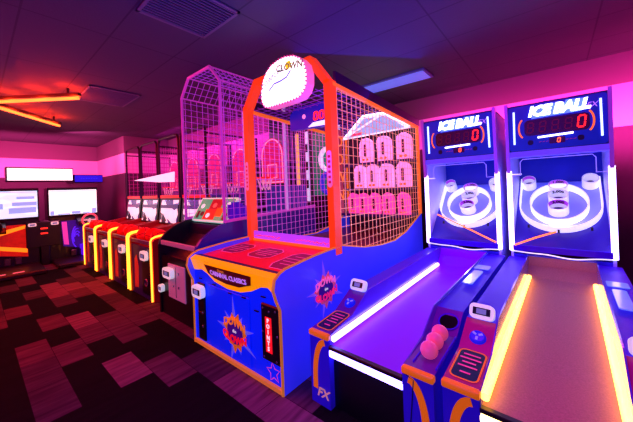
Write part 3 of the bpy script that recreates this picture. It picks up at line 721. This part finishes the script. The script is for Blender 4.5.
B().bar((SC.x-.2, SC.y+.09, SC.z+.12), (SC.x-.2, AY, SC.z+.1), .03).bar((SC.x+.15, SC.y+.09, SC.z+.14), (SC.x+.15, AY, SC.z+.14), .03).obj('sign_bracket', mDark, sg)

# ------------------------------------------------------------------ big pink-caged hoop game
T2 = thing('caged_basketball_game', 'tall black basketball game with angular pink wire cage and grey coin door', 'arcade game', (-3.44, 1.5, 0))
w2 = .485
mCage = M('pink_cage_tube', '#e070d0', .35, emit='#d040c0', es=.22); mCageW = M('violet_cage_wire', '#d080f0', .4, emit='#b040d0', es=.24)
mTSide = M('black_side_violet', '#2a1470', .35, emit='#2a08a0', es=.16)
sp2 = [(0, 0), (0, .86), (.02, .92), (.08, .99), (.2, 1.07), (.34, 1.125), (.42, 1.135), (2.0, 1.2), (2.0, 0)]
for sx in (-1, 1):
    B().prism(sp2, 'x', sx*w2, sx*(w2-.04)).obj('side_panel', mTSide if sx > 0 else mBlack, T2)
B().span((-w2+.04, .02, 0), (w2-.04, .06, .72)).obj('front_panel', mBlack, T2)
B().span((-w2+.04, .02, .86), (w2-.04, .05, .915), .006).obj('front_rail', M('mauve_rail', '#b08098', .4, emit='#a05878', es=.25), T2)
B().prism([(.06, .70), (.40, .96), (.42, 1.09), (.44, 1.09), (.44, .66), (.06, .66)], 'x', -w2+.04, w2-.04).obj('ball_deck', mDark, T2)
d = B().span((-.23, .008, .245), (.20, .022, .655), .004).obj('coin_door', M('grey_steel_door', '#b89aa8', .5, emit='#b06080', es=.28), T2)  # door and front rail carry the light on them as emission
B().bar((-.02, .005, .27), (-.02, .005, .63), .004, .004).obj('door_seam', mDark, d)
for x, z in ((.05, .40), (.05, .56), (-.09, .40)): B().lathe([(.001, .008), (.014, .006), (.016, 0)], (x, .008, z), 12, Matrix.Rotation(PI/2, 3, 'X')).obj('lock', M('steel_lock', '#c0c0c8', .25, .9), d)
card_reader(T2, (-.14, -.02, .555), .22, .12)
card_reader(T2, (-.37, -.01, .33), .09, .09)
b = B(); b.face([(.36+x, .018, .49+z) for x, z in ((-.03, -.09), (.035, -.09), (.04, -.0), (.0, .1), (-.03, .07))]); q = b.obj('promo_sticker', M('sticker_white', '#f0e8e0', .4, emit='#ffd0b0', es=.2), T2)
b = B(); b.face([(.36+x, .016, .49+z) for x, z in ((-.02, -.07), (.03, -.07), (.025, .0), (-.02, .02))]); b.obj('sticker_print', mOrange, q)
# slanted picture board at the top of the deck
sb = B().prism([(.44, 1.12), (.62, 1.42), (.66, 1.40), (.48, 1.10)], 'x', -w2+.03, w2-.08).obj('picture_board', M('board_white_edge', '#e8fff0', .4, emit='#c0ffe0', es=.4), T2)
def bp(u, v, o=.004): return (-w2+.03+u*(2*w2-.11), .44+.18*v-o*.86, 1.12+.30*v+o*.5)
def patch(name, u0, v0, u1, v1, mat, o, sk=0): b = B(); b.face([bp(u0, v0, o), bp(u1, v0, o), bp(u1+sk, v1, o), bp(u0+sk, v1, o)]); return b.obj(name, mat, sb)
patch('board_art', .03, .06, .97, .94, M('art_green', '#0a9a6a', .4, emit='#10b080', es=.6, var=.5, scale=12), .003)
patch('art_panel', .36, .5, .68, .93, M('art_crimson', '#8a0818', .4, emit='#c01020', es=.5), .005)
patch('art_panel', .30, .08, .62, .5, M('art_red', '#d02018', .4, emit='#ff2818', es=.6), .005)
patch('art_panel', .60, .22, .78, .56, M('art_orange', '#f06018', .4, emit='#ff5810', es=.6), .006)
patch('art_panel', .08, .12, .16, .42, M('art_dark', '#201018', .4), .005); patch('art_panel', .82, .1, .93, .36, M('art_dark', '#201018', .4), .005)
for u, v, m_ in ((.16, .62, 'w'), (.42, .24, 'w'), (.5, .66, 'r'), (.86, .7, 'w'), (.24, .3, 'b')):
    b = B(); c = [(u+.055*math.cos(a), v+.1*math.sin(a)) for a in [2*PI*i/14 for i in range(14)]]; b.face([bp(x, y, .008) for x, y in c])
    b.obj('art_blob', {'w': M('art_white', '#f4f0e0', .4, emit='#ffffff', es=.6), 'r': M('art_salmon', '#ff7060', .4, emit='#ff6050', es=.6), 'b': M('art_brown', '#402018', .4)}[m_], sb)
b = B()
for k in range(6): b.tube([(w2-.09+.0, .50+k*.05, 1.14), (w2-.09, .50+k*.05, 1.34+.03*math.sin(k))], .03, 8)
b.obj('violet_bolster', M('bolster_violet', '#5a20d0', .4, emit='#4010c0', es=.3), T2, True)
# cage
CY0, CY1 = .375, 1.80
hexa = [(-w2+.015, 1.135), (-w2+.015, 2.80), (-w2+.22, 3.02), (w2-.22, 3.02), (w2-.015, 2.80), (w2-.015, 1.135)]
for (x0, z0), (x1, z1) in zip(hexa[:-1], hexa[1:]):
    B().tube([(x0, CY0, z0), (x1, CY0, z1)], .019, 8).obj('cage_post' if x0 == x1 else 'cage_top_bar', mCage, T2, True)
for x, z in hexa[1:5]: B().tube([(x, CY0, z), (x, CY1, z-.0)], .011, 8).obj('cage_rail', mCage, T2, True)
for sx in (-1, 1): B().tube([(sx*(w2-.015), CY0, 1.15), (sx*(w2-.015), CY1+.2, 1.22)], .02, 8).obj('cage_lower_rail', mCage, T2, True)
for sx in (-1, 1): B().tube([(sx*(w2-.015), 1.39, 1.2), (sx*(w2-.015), 1.39, 2.80)], .022, 8).obj('cage_middle_post', M('white_cage_post', '#e8d8f0', .4, emit='#d0b0f0', es=.3), T2, True)
for sx in (-1, 1):
    b = B(); mesh_poly(b, [(CY0, 1.17), (CY1, 1.22), (CY1, 2.79), (CY0, 2.79)], sx*(w2-.015), .085, .0055); b.obj('side_mesh', mCageW, T2)
b = B()
seg3 = list(zip(hexa[1:4], hexa[2:5]))
for (x0, z0), (x1, z1) in seg3:
    L = math.hypot(x1-x0, z1-z0); n = max(2, int(L/.085))
    for i in range(n): q = i/n; b.bar((x0+(x1-x0)*q, CY0, z0+(z1-z0)*q), (x0+(x1-x0)*q, CY1, z0+(z1-z0)*q), .006)
    y = CY0+.07
    while y < CY1: b.bar((x0, y, z0), (x1, y, z1), .006); y += .085
b.obj('roof_mesh', mCageW, T2)
mBB = M('pink_backboard', '#d83a80', .35, emit='#ff2070', es=.28); mBBl = M('backboard_line', '#ffd0e0', .4, emit='#ff90b0', es=1.0); mRim = M('hoop_rim', '#ff3010', .4, emit='#ff2000', es=.6)
def hoop(parent, y, zc, w=.30, ox=0.):
    A = [(-w, zc-.42), (-w, zc+.05)] + [(w*math.cos(a), zc+.05+w*1.1*math.sin(a)) for a in [PI-PI*i/12 for i in range(13)]] + [(w, zc-.42)]
    A = [(ox+x, z) for x, z in A]
    bb = B().prism(A, 'y', y, y+.03).obj('backboard', mBB, parent)
    b = B()
    for qd in band([(ox+(x-ox)*.93, zc+(z-zc)*.94) for x, z in A], .022): b.face([(p.x, y-.004, p.y) for p in qd])
    for qd in band([(ox-.11, zc-.32), (ox+.11, zc-.32), (ox+.11, zc-.1), (ox-.11, zc-.1)], .018): b.face([(p.x, y-.004, p.y) for p in qd])
    b.obj('backboard_line', mBBl, bb)
    B().tube([(ox+.13*math.cos(a), y-.17+.13*math.sin(a), zc-.32) for a in [2*PI*i/20 for i in range(20)]], .011, 6, True).bar((ox, y-.04, zc-.32), (ox, y, zc-.32), .05, .03).obj('hoop_rim', mRim, bb, True)
    b = B()
    for i in range(10):
        a, a2 = 2*PI*i/10, 2*PI*(i+1)/10
        for s_, e_ in ((a, a2), (a2, a)): b.bar((ox+.125*math.cos(s_), y-.17+.125*math.sin(s_), zc-.33), (ox+.08*math.cos(e_), y-.17+.08*math.sin(e_), zc-.52), .006)
    b.obj('hoop_net', M('net_white', '#ffe0f0', .6, emit='#ffb0d0', es=.3), bb)
hoop(T2, 1.75, 2.02, .27, -.22)
B().span((-w2+.04, 1.80, 1.0), (w2-.04, 1.83, 1.55)).obj('rear_panel', M('rear_panel_blue', '#2a3aa0', .4, emit='#2030a0', es=.3), T2)

# ------------------------------------------------------------------ four light-edged basketball machines
def bball():
    t = thing('basketball_machine', 'x', 'arcade game', (0, 1.57, 0), 'row of light-edged basketball machines')
    h = .445
    prof = [(0, 0), (0, .84), (.03, .87), (.5, .93), (.80, .98), (1.9, .98), (1.9, 0)]
    mO = M('bb_side_red', '#a01018', .4, emit='#900010', es=.2)
    for sx in (-1, 1):
        B().prism(prof, 'x', sx*h, sx*(h-.03)).obj('side_panel', mO, t)
        B().tube([(sx*(h-.018), -.018, .02), (sx*(h-.018), -.018, .85), (sx*(h-.018), .0, .885), (sx*(h-.018), .05, .905), (sx*(h-.018), .24, .927)], .013, 8).obj('edge_light_tube', GLOW('amber_neon', '#ffd060', '#ff8c20', 4.5), t, True)
        B().bar((sx*(h-.06), -.006, .02), (sx*(h-.035), -.006, .84), .03, .02).obj('edge_trim', M('bb_trim_orange', '#e06010', .4, emit='#e05000', es=.2), t)
    fp = B().span((-h+.03, .01, 0), (h-.03, .04, .74)).obj('front_panel', M('bb_front_navy', '#2a1440', .35, emit='#300840', es=.2), t)
    B().span((.02, .002, .06), (.36, .014, .66), .004).obj('service_door', M('bb_door_dark', '#0a0816', .35), fp)
    b = B(); b.face([(-.22+x, .006, .33+z) for x, z in ((-.08, -.24), (.08, -.22), (.1, .1), (.03, .27), (-.06, .2))]); b.obj('front_art', M('bb_art_red', '#c02030', .4, emit='#d01828', es=.25, var=.6, scale=14), fp)
    B().lathe([(.05, 0), (.06, .01), (.05, .02)], (.2, .0, .24), 14, Matrix.Rotation(PI/2, 3, 'X')).obj('coin_return', M('bb_return', '#8a7080', .4, .4), fp)
    card_reader(t, (.20, -.02, .63), .20, .13)
    B().span((-h+.03, .0, .78), (h-.03, .03, .835), .006).obj('front_rail', M('bb_rail_violet', '#6a3a8a', .35, .3), t)
    B().prism([(.03, .69), (.8, .91), (.8, .87), (.03, .65)], 'x', -h+.03, h-.03).obj('ball_ramp', M('bb_ramp_red', '#8a0c10', .4, emit='#900808', es=.2), t)
    # screen tower
    tw = B().prism([(.80, .93), (.86, 1.42), (1.0, 1.42), (1.0, .93)], 'x', -h+.01, h-.01).obj('screen_housing', mBlack, t)
    b = B(); f = lambda x, k: (x, .796+.06*k, .95+.45*k)
    b.face([f(-.37, .0), f(.37, .0), f(.37, .95), f(-.37, .95)])
    m = bpy.data.materials.get('bb_screen')
    if not m:
        m = bpy.data.materials.new('bb_screen'); m.use_nodes = True; nt = m.node_tree; P = nt.nodes['Principled BSDF']; N = nt.nodes.new; L = nt.links.new
        tc = N('ShaderNodeTexCoord'); v = N('ShaderNodeTexVoronoi'); v.inputs['Scale'].default_value = 6; L(tc.outputs['Object'], v.inputs['Vector'])
        cr = N('ShaderNodeValToRGB'); cr.color_ramp.interpolation = 'CONSTANT'; e = cr.color_ramp.elements; e[0].position = 0; e[0].color = (*lin('#f0e8ff'), 1); e[1].position = .34; e[1].color = (*lin('#4a3a88'), 1)
        for p, c in ((.55, '#301830'), (.68, '#fff4ff'), (.85, '#7a90e0')):
            k = e.new(p); k.color = (*lin(c), 1)
        sx_ = N('ShaderNodeSeparateColor'); L(v.outputs['Color'], sx_.inputs[0]); L(sx_.outputs[0], cr.inputs[0]); L(cr.outputs[0], P.inputs['Base Color']); L(cr.outputs[0], P.inputs['Emission Color']); P.inputs['Emission Strength'].default_value = .7; P.inputs['Roughness'].default_value = .2
    b.obj('screen', m, tw)
    b = B(); b.face([(x, y-.005, z) for x, y, z in (f(-.37, .60), f(.37, .60), f(.37, .74), f(-.37, .74))]); b.obj('screen_band', M('screen_band_violet', '#3a2a78', .3, emit='#301870', es=.4), tw)
    # cage with rounded hoop
    mP = M('dark_cage_tube', '#24101c', .35); X0 = h-.02; ZT = 2.58
    hp = [(-X0, 1.42), (-X0, ZT-.1)] + [(-X0+.1-.1*math.cos(a), ZT-.1+.1*math.sin(a)) for a in (.4, .8, 1.2)] + [(-X0+.1, ZT), (X0-.1, ZT)] + [(X0-.1+.1*math.sin(a), ZT-.1+.1*math.cos(a)) for a in (.4, .8, 1.2)] + [(X0, ZT-.1), (X0, 1.42)]
    B().tube([(x, .85, z) for x, z in hp], .022, 8).obj('cage_hoop', mP, t, True)
    for sx in (-1, 1):
        B().tube([(sx*X0, .85, ZT-.12), (sx*X0, 1.88, ZT-.12)], .014, 6).obj('cage_rail', mP, t)
        B().tube([(sx*X0, 1.88, .98), (sx*X0, 1.88, ZT-.1)], .018, 6).obj('cage_rear_post', mP, t)
    B().span((-h+.02, .84, 1.415), (h-.02, .90, 1.47)).obj('red_rail', M('bb_rail_red', '#d01010', .4, emit='#ff1010', es=.55), t)
    for sx in (-1, 1):
        b = B(); mesh_poly(b, [(.85, 1.45), (1.88, 1.45), (1.88, ZT-.1), (.85, ZT-.1)], sx*X0, .09, .006); b.obj('cage_mesh', M('magenta_cage_wire', '#d050b0', .4, emit='#c030a0', es=.2), t)
    hoop(t, 1.80, 1.98, .28)
    B().span((-h+.04, 1.84, .9), (h-.04, 1.88, 1.6)).obj('rear_panel', M('bb_rear_blue', '#2a3aa0', .4, emit='#202890', es=.25), t)
    return t
bb = bball()
ls = ['basketball machine with amber light edges, furthest of the row, beside the racing games', 'second amber-edged basketball machine from the racing games', 'third amber-edged basketball machine from the racing games', 'amber-edged basketball machine standing against the pink-caged black game']
ords = ['farthest amber-edged machine', 'second amber-edged machine from the racing games', 'third amber-edged machine from the racing games', 'amber-edged machine next to the pink cage']
mRB = M('red_basketball', '#f02010', .6, emit='#f01000', es=.28, var=.25, scale=18)
ball0 = None
for i in range(4):
    o = bb if i == 0 else copy_tree(bb)
    cx = -7.57+.947*i; o.location = (cx, 1.57, 0); o['label'] = ls[i]
    if i == 0: o['label'] = ls[0]
    for k in range(3):
        if ball0 is None:
            ball0 = B().sphere((0, 0, 0), .118).obj('basketball', mRB, None, True); nb_ = ball0
            B().tube([(.1185*math.cos(a), .1185*math.sin(a), 0) for a in [2*PI*q/24 for q in range(24)]], .003, 5, True).tube([(0, .1185*math.cos(a), .1185*math.sin(a)) for a in [2*PI*q/24 for q in range(24)]], .003, 5, True).obj('seam', M('ball_seam', '#200404', .7), ball0)
        else: nb_ = copy_tree(ball0)
        nb_.location = (cx-.27+.27*k, 1.57+.16+.02*(k % 2), .727+.142+.005*(k % 2)); nb_.rotation_euler = (random.random()*3, random.random()*3, 0)
        tag(nb_, ('red basketball at left end of ramp on ', 'red basketball in the middle of ramp on ', 'red basketball at right end of ramp on ')[k]+ords[i], 'ball', 'red basketballs on the ramps')

# ------------------------------------------------------------------ game cabinet glimpsed through the cage
T3 = thing('ring_game_cabinet', 'narrow green game cabinet with white ring seen through the wire cage', 'arcade game', (-3.4, 4.15, 0))
B().span((-.62, .06, 0), (.50, .55, 2.7)).obj('cabinet_body', M('cab_violet', '#1c1030', .4), T3)
B().span((-.16, .03, 1.35), (.42, .06, 2.55), .004).obj('green_panel', M('panel_green', '#107a60', .4, emit='#109070', es=.35, var=.6, scale=16), T3)
B().tube([(.22+.15*math.cos(a), .0, 2.02+.19*math.sin(a)) for a in [2*PI*i/24 for i in range(24)]], .045, 8, True).obj('white_ring', M('ring_white', '#f8f0ff', .4, emit='#f0e0ff', es=.7), T3, True)
B().tube([(.22+.14*math.cos(a), .0, 1.58+.17*math.sin(a)) for a in [2*PI*i/24 for i in range(24)]], .05, 8, True).obj('blue_ring', M('ring_blue', '#3040d0', .4, emit='#3030e0', es=.5), T3, True)
for x, m_ in ((-.55, M('strip_gold', '#ffd060', .4, emit='#ffb030', es=.8)), (-.29, M('strip_white', '#e8e8ff', .4, emit='#d0d0ff', es=.7)), (.46, M('strip_white', '#e8e8ff', .4))):
    B().span((x-.03, .02, 1.25), (x+.03, .06, 2.6), .004).obj('edge_strip', m_, T3)
b = B()
for z in (1.5, 1.85, 2.2): b.span((-.32, .01, z), (-.26, .02, z+.16))
b.obj('strip_mark', mBlack, T3)

# ------------------------------------------------------------------ racing games against the far wall
RX = -8.9
mRace = M('racing_black', '#0b080c', .35, coat=.2)
def tv_mat(name, cols, sc):
    m = bpy.data.materials.new(name); m.use_nodes = True; nt = m.node_tree; P = nt.nodes['Principled BSDF']; N = nt.nodes.new; L = nt.links.new
    tc = N('ShaderNodeTexCoord'); nz = N('ShaderNodeTexNoise'); mp = N('ShaderNodeMapping'); mp.inputs['Scale'].default_value = (1, 1.2, 3.2); L(tc.outputs['Object'], mp.inputs[0]); L(mp.outputs[0], nz.inputs[0]); nz.inputs['Scale'].default_value = sc; nz.inputs['Detail'].default_value = 2
    cr = N('ShaderNodeValToRGB'); e = cr.color_ramp.elements; e[0].position = .36; e[0].color = (*lin(cols[0]), 1); e[1].position = .52; e[1].color = (*lin(cols[1]), 1)
    L(nz.outputs['Fac'], cr.inputs[0]); L(cr.outputs[0], P.inputs['Base Color']); L(cr.outputs[0], P.inputs['Emission Color']); P.inputs['Emission Strength'].default_value = 1.25; P.inputs['Roughness'].default_value = .2
    return m
def racer(yc, label, tvm, art, second):
    t = thing('racing_game', label, 'arcade game', (RX, yc, 0), 'racing games with big screens')
    B().span((-.55, -.46, 0), (-.06, .46, 1.06), .01).obj('cabinet_body', mRace, t)
    B().span((-.5, -.47, 1.06), (-.05, .47, 1.74), .01).obj('screen_housing', mRace, t)
    scn = B(); scn.face([(-.045, -.445, 1.10), (-.045, .445, 1.10), (-.045, .445, 1.68), (-.045, -.445, 1.68)]); so = scn.obj('screen', tvm, t)
    b = B()
    for a, c in (((-.05, -.46, 1.085), (-.03, .46, 1.10)), ((-.05, -.46, 1.68), (-.03, .46, 1.70)), ((-.05, -.46, 1.085), (-.03, -.445, 1.70)), ((-.05, .445, 1.085), (-.03, .46, 1.70))): b.span(a, c)
    b.obj('screen_bezel', mBlack, t)
    b = B()
    if second:
        for y0, y1, z in ((-.43, -.36, 1.20), (-.30, -.08, 1.13), (-.05, .12, 1.17), (.16, .30, 1.13), (.34, .43, 1.22)): b.face([(-.042, y0, 1.105), (-.042, y1, 1.105), (-.042, y1, z), (-.042, y0, z)])
    else:
        for y0, y1, z0, z1 in ((.0, .42, 1.20, 1.32), (.05, .43, 1.36, 1.44), (-.2, -.08, 1.3, 1.42), (.12, .4, 1.5, 1.56)): b.face([(-.042, y0, z0), (-.042, y1, z0), (-.042, y1, z1), (-.042, y0, z1)])
    b.obj('screen_picture', M('screen_blue_shapes', '#8aa8e8', .3, emit='#80a4f0', es=.95), so)
    b = B(); b.face([(-.04, -.42, 1.645), (-.04, .42, 1.645), (-.04, .42, 1.66), (-.04, -.42, 1.66)]); b.obj('screen_caption', M('caption_grey', '#c0c8e0', .3, emit='#a0a8d0', es=.7), so)
    # art below the dash
    ap = B(); ap.prism([(-.22 if second else -.30, .36), (.22 if second else .27, .24), (.22 if second else .25, .95), (-.25 if second else -.30, .95)], 'x', -.06, -.045); ao = ap.obj('art_panel', art, t)
    b = B()
    if second:
        b.face([(-.042, -.21, .40), (-.042, -.12, .38), (-.042, -.15, .93), (-.042, -.24, .93)])
        b.obj('art_stripe', M('art_pink', '#e060c0', .4, emit='#e040c0', es=.6), ao)
        b = B()
        for k in range(4): b.tube([(-.04, .0+.05*math.cos(a)*(k+1)/2+.04, .55+.13*math.sin(a)*(k+1)/2) for a in [PI*.2*k+PI*.1*i for i in range(9)]], .012, 6)
        b.obj('art_swirl', M('art_indigo', '#6040ff', .4, emit='#5020ff', es=.9), ao)
    else:
        for q in ([(-.28, .70), (.23, .86), (.24, .93), (-.28, .80)], [(-.28, .48), (.26, .33), (.26, .42), (-.28, .56)]): b.face([(-.042, y, z) for y, z in q])
        b.obj('art_stripe', M('art_amber', '#ff9a20', .4, emit='#ff8010', es=1.3), ao)
    # dash, wheel, pedals, foot plate
    dsh = B().prism([(-.06, .88), (.20, .80), (.26, .84), (.22, .93), (-.06, 1.04)], 'y', .02 if second else -.46, .44 if second else -.06).obj('dashboard', mRace, t)
    wy = .22 if second else -.27
    B().tube([(.30+.05*math.sin(a), wy+.14*math.cos(a), .95+.14*math.sin(a)) for a in [2*PI*i/24 for i in range(24)]], .022, 8, True).obj('steering_wheel', M('wheel_dark', '#1a1a2a', .4) if not second else M('wheel_rose', '#ff8090', .4, emit='#ff6080', es=.45), t, True)
    B().tube([(.16, wy, .90), (.30, wy, .95)], .03, 8).bar((.30, wy-.13, .95), (.30, wy+.13, .95), .03, .02).bar((.28, wy, .83), (.30, wy, .95), .03, .02).obj('wheel_hub', mDark if not second else M('hub_white', '#ffe0e8', .4, emit='#ffc0d0', es=.5), t)
    B().span((-.06, -.44, 0), (.82 if second else 1.05, .44, .09), .02).obj('foot_plate', M('foot_plate_dark', '#1c0a10', .4), t)
    b = B()
    for y in (-.2, .05): b.span((.85, y-.08, .09), (.93, y+.08, .094))
    if not second: b.obj('reflector', M('reflector_white', '#ff9ab0', .4, emit='#ff8098', es=.35), t)
    else: b.bm.free()
    B().span((.02, -.1, .12), (.06, .0, .26), .01).span((.02, .06, .12), (.06, .16, .26), .01).obj('pedal', M('pedal_steel', '#605860', .3, .7), t)
    if second: B().prism([(-.05, .12), (.25, .12), (.2, .36), (-.05, .36)], 'y', .08, .40).obj('violet_footing', M('footing_violet_glow', '#5020c0', .4, emit='#5a10ff', es=.8), t)  # footing panel with its violet light put into the emission
    return t
racer(.49, 'racing game with blue and white screen and fiery orange front art', tv_mat('tv_blue_sky', ('#e8f2ff', '#b8d4f8'), 2.2), M('art_fire', '#a01808', .4, emit='#c81800', es=.6, var=.6, scale=14), False)
racer(1.57, 'racing game with white screen and violet front art next to the basketball row', tv_mat('tv_white', ('#d8e6ff', '#ffffff'), 1.2), M('art_violet', '#2a0e60', .4, emit='#3a0a90', es=.6, var=.7, scale=12), True)
cc = thing('payment_console', 'black payment console with two card readers between the racing games', 'console', (RX, 1.03, 0))
B().span((-.5, -.075, 0), (.02, .075, 1.0), .01).obj('console_body', mRace, cc)
B().span((-.02, -.30, .42), (.03, .27, .98), .01).obj('reader_panel', mDark, cc)
for y in (-.20, .17):
    o = B().prism(rrect(y, .925, .13, .07, .02), 'x', .03, .05).obj('card_reader', mReader, cc); B().span((.05, y-.04, .905), (.054, y+.04, .945)).obj('screen', mScreenDim, o)
for z in (.70, .81): B().span((.03, -.07, z), (.04, .05, z+.035), .003).obj('coin_slot', M('slot_red', '#ff4030', .4, emit='#ff3020', es=1.1), cc)
sg = thing('lit_header_sign', 'long white lit sign box above the two racing screens', 'sign', (RX-.1, 1.02, 1.90))
B().span((-.25, -.555, -.012), (.08, .555, .30), .008).obj('sign_box', mBlack, sg)
B().span((.075, -.535, .012), (.088, .535, .275), .004).obj('sign_face', GLOW('sign_white_light', '#ffffff', '#fff4ff', 1.6), sg)
B().span((-.32, -.5, .06), (-.25, -.4, .2)).span((-.32, .4, .06), (-.25, .5, .2)).obj('sign_bracket', mDark, sg)
B().span((-2.38, -.06, .1), (-.25, .0, .16)).obj('sign_arm', mDark, sg)
sg = thing('blue_header_sign', 'small dark blue lit sign beside the long white sign', 'sign', (RX-.1, 1.86, 1.86))
B().span((-.25, -.27, -.01), (.07, .30, .19), .008).obj('sign_box', mBlack, sg)
B().span((.065, -.26, .01), (.078, .29, .17), .004).obj('sign_face', M('sign_deep_blue', '#1010a0', .3, emit='#1810d0', es=.8), sg)
b = B()
for k in range(7): b.bar((.081, -.15+.05*k, .09), (.081, -.12+.05*k, .10), .03, .004, up=(0, 0, 1))
b.obj('sign_print', M('sign_print_blue', '#3048ff', .4, emit='#3048ff', es=1.0), sg)
B().span((-2.3, -.03, .06), (-.25, .03, .12)).obj('sign_arm', mDark, sg)
# glowing white wedge modelling a reflection in the basketball cage panels
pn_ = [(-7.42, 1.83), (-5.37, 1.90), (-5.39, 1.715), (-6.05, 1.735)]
o = B().prism(pn_, 'y', 2.378, 2.394).obj('cage_reflection', M('reflection_white', '#ffffff', .4, emit='#ffd8ff', es=.95))
tag(o, 'white wedge-shaped reflection across the basketball cages', 'reflection')

# ------------------------------------------------------------------ lamps and added colour fills
def area(name, loc, target, size, col, power, sy=None, spread=None):
    l = bpy.data.lights.new(name, 'AREA'); l.energy = power; l.color = lin(col); l.size = size
    if sy: l.shape = 'RECTANGLE'; l.size_y = sy
    if spread: l.spread = math.radians(spread)
    o = bpy.data.objects.new(name, l); COL.objects.link(o); o.location = loc
    o.rotation_euler = (Vector(target)-Vector(loc)).to_track_quat('-Z', 'Y').to_euler(); return o
def point(name, loc, col, power, r=.15):
    l = bpy.data.lights.new(name, 'POINT'); l.energy = power; l.color = lin(col); l.shadow_soft_size = r
    o = bpy.data.objects.new(name, l); COL.objects.link(o); o.location = loc; return o
area('wall_wash_pink', (.6, 4.6, 1.9), (.6, WB, 2.2), 4.5, '#ff30a8', 95, .3, spread=95)
area('wall_wash_right', (2.4, 4.3, 1.7), (1.8, WB, 2.1), 2.4, '#ff30a0', 45, .3, spread=95)
area('far_wall_pink', (-9.8, .6, 2.0), (-11.3, .8, 2.5), 2.6, '#ff4098', 110, .4)
area('corner_pink', (-8.6, 1.6, 2.75), (-9.6, 2.6, 1.9), .8, '#ff50a8', 40)
area('alcove_pink', (-6.2, 3.0, 2.95), (-6.2, 3.75, 2.1), 4.0, '#e820c0', 55, .3)
area('room_violet', (-.8, -2.0, 2.6), (-2.5, 2.5, .6), 3.5, '#5a30ff', 20)  # added violet fill behind the view, no fixture
area('roller_magenta', (-.3, 1.6, 2.85), (-.4, 2.2, .5), 1.5, '#b818c8', 40)  # added magenta fill, tints lanes and consoles from above
area('ceiling_blue', (-1.6, 2.9, 2.66), (-1.0, 2.4, CE), 1.6, '#3a20ff', 14)
area('ceiling_blue_right', (-.9, .9, 1.9), (-.9, 1.3, CE), 2.2, '#3820ff', 38)
area('ceiling_violet_left', (-5.0, 0.2, 1.8), (-5.0, .8, CE), 3.5, '#8a10e0', 24)
area('red_row', (-6.2, .3, 2.9), (-6.0, 1.9, .8), 3.0, '#ff1810', 150)
area('floor_red', (-3.6, -.6, 2.9), (-3.2, .5, 0), 2.5, '#ff1428', 90)
area('blue_front', (-1.0, -.6, 1.1), (-2.2, 1.4, .5), .8, '#3a50ff', 28)  # added blue fill for the clown game's front
for r_ in (r1, r2):
    M4 = Matrix.Translation(r_.location) @ Matrix.Rotation(r_.rotation_euler.z, 4, 'Z')
    point('ring_lamp', M4 @ Vector((0, 2.42, 1.02)), '#c0b0ff', 4, .04)
    point('hood_lamp', M4 @ Vector((0, 2.42, 1.56)), '#4838ff', 1.5, .05)
point('side_red', (2.4, 4.3, .9), '#ff1050', 22, .2)
point('corner_glow', (-9.1, 2.3, 1.25), '#ff1078', 7, .08)
for (xa, ya), (xb, yb) in (((-6.40, .12), (-5.24, 1.03)), ((-6.52, .25), (-7.55, 1.155))):
    d = Vector((xb-xa, yb-ya, 0)).normalized(); q = Vector((d.y, -d.x, 0))
    for k in (.25, .6, .92):
        for sd in (-.1, .1):
            p = Vector((xa+(xb-xa)*k, ya+(yb-ya)*k, 2.94))+q*sd
            point('neon_glow', p, '#ff3004', 9, .05)
w = bpy.data.worlds.new('World'); S.world = w; w.use_nodes = True
w.node_tree.nodes['Background'].inputs[0].default_value = (*lin('#5a20a0'), 1); w.node_tree.nodes['Background'].inputs[1].default_value = .10

# ------------------------------------------------------------------ camera (16 mm wide angle with vertical shift)
cam = bpy.data.cameras.new('camera'); co = bpy.data.objects.new('camera', cam); COL.objects.link(co)
th, ro = math.radians(39.8), math.radians(2.2)
F = Vector((-math.sin(th), math.cos(th), 0)); R0 = Vector((math.cos(th), math.sin(th), 0)); U0 = Vector((0, 0, 1))
R = R0*math.cos(ro)-U0*math.sin(ro); U = U0*math.cos(ro)+R0*math.sin(ro)
m = Matrix((R, U, -F)).transposed().to_4x4(); m.translation = Vector((0, 0, 1.5)); co.matrix_world = m
cam.sensor_width = 36; cam.lens = 287/633*36; cam.shift_y = -23/633; cam.clip_start = .05
S.camera = co
S.view_settings.view_transform = 'Standard'; S.view_settings.look = 'None'; S.view_settings.exposure = 0; S.view_settings.gamma = 1
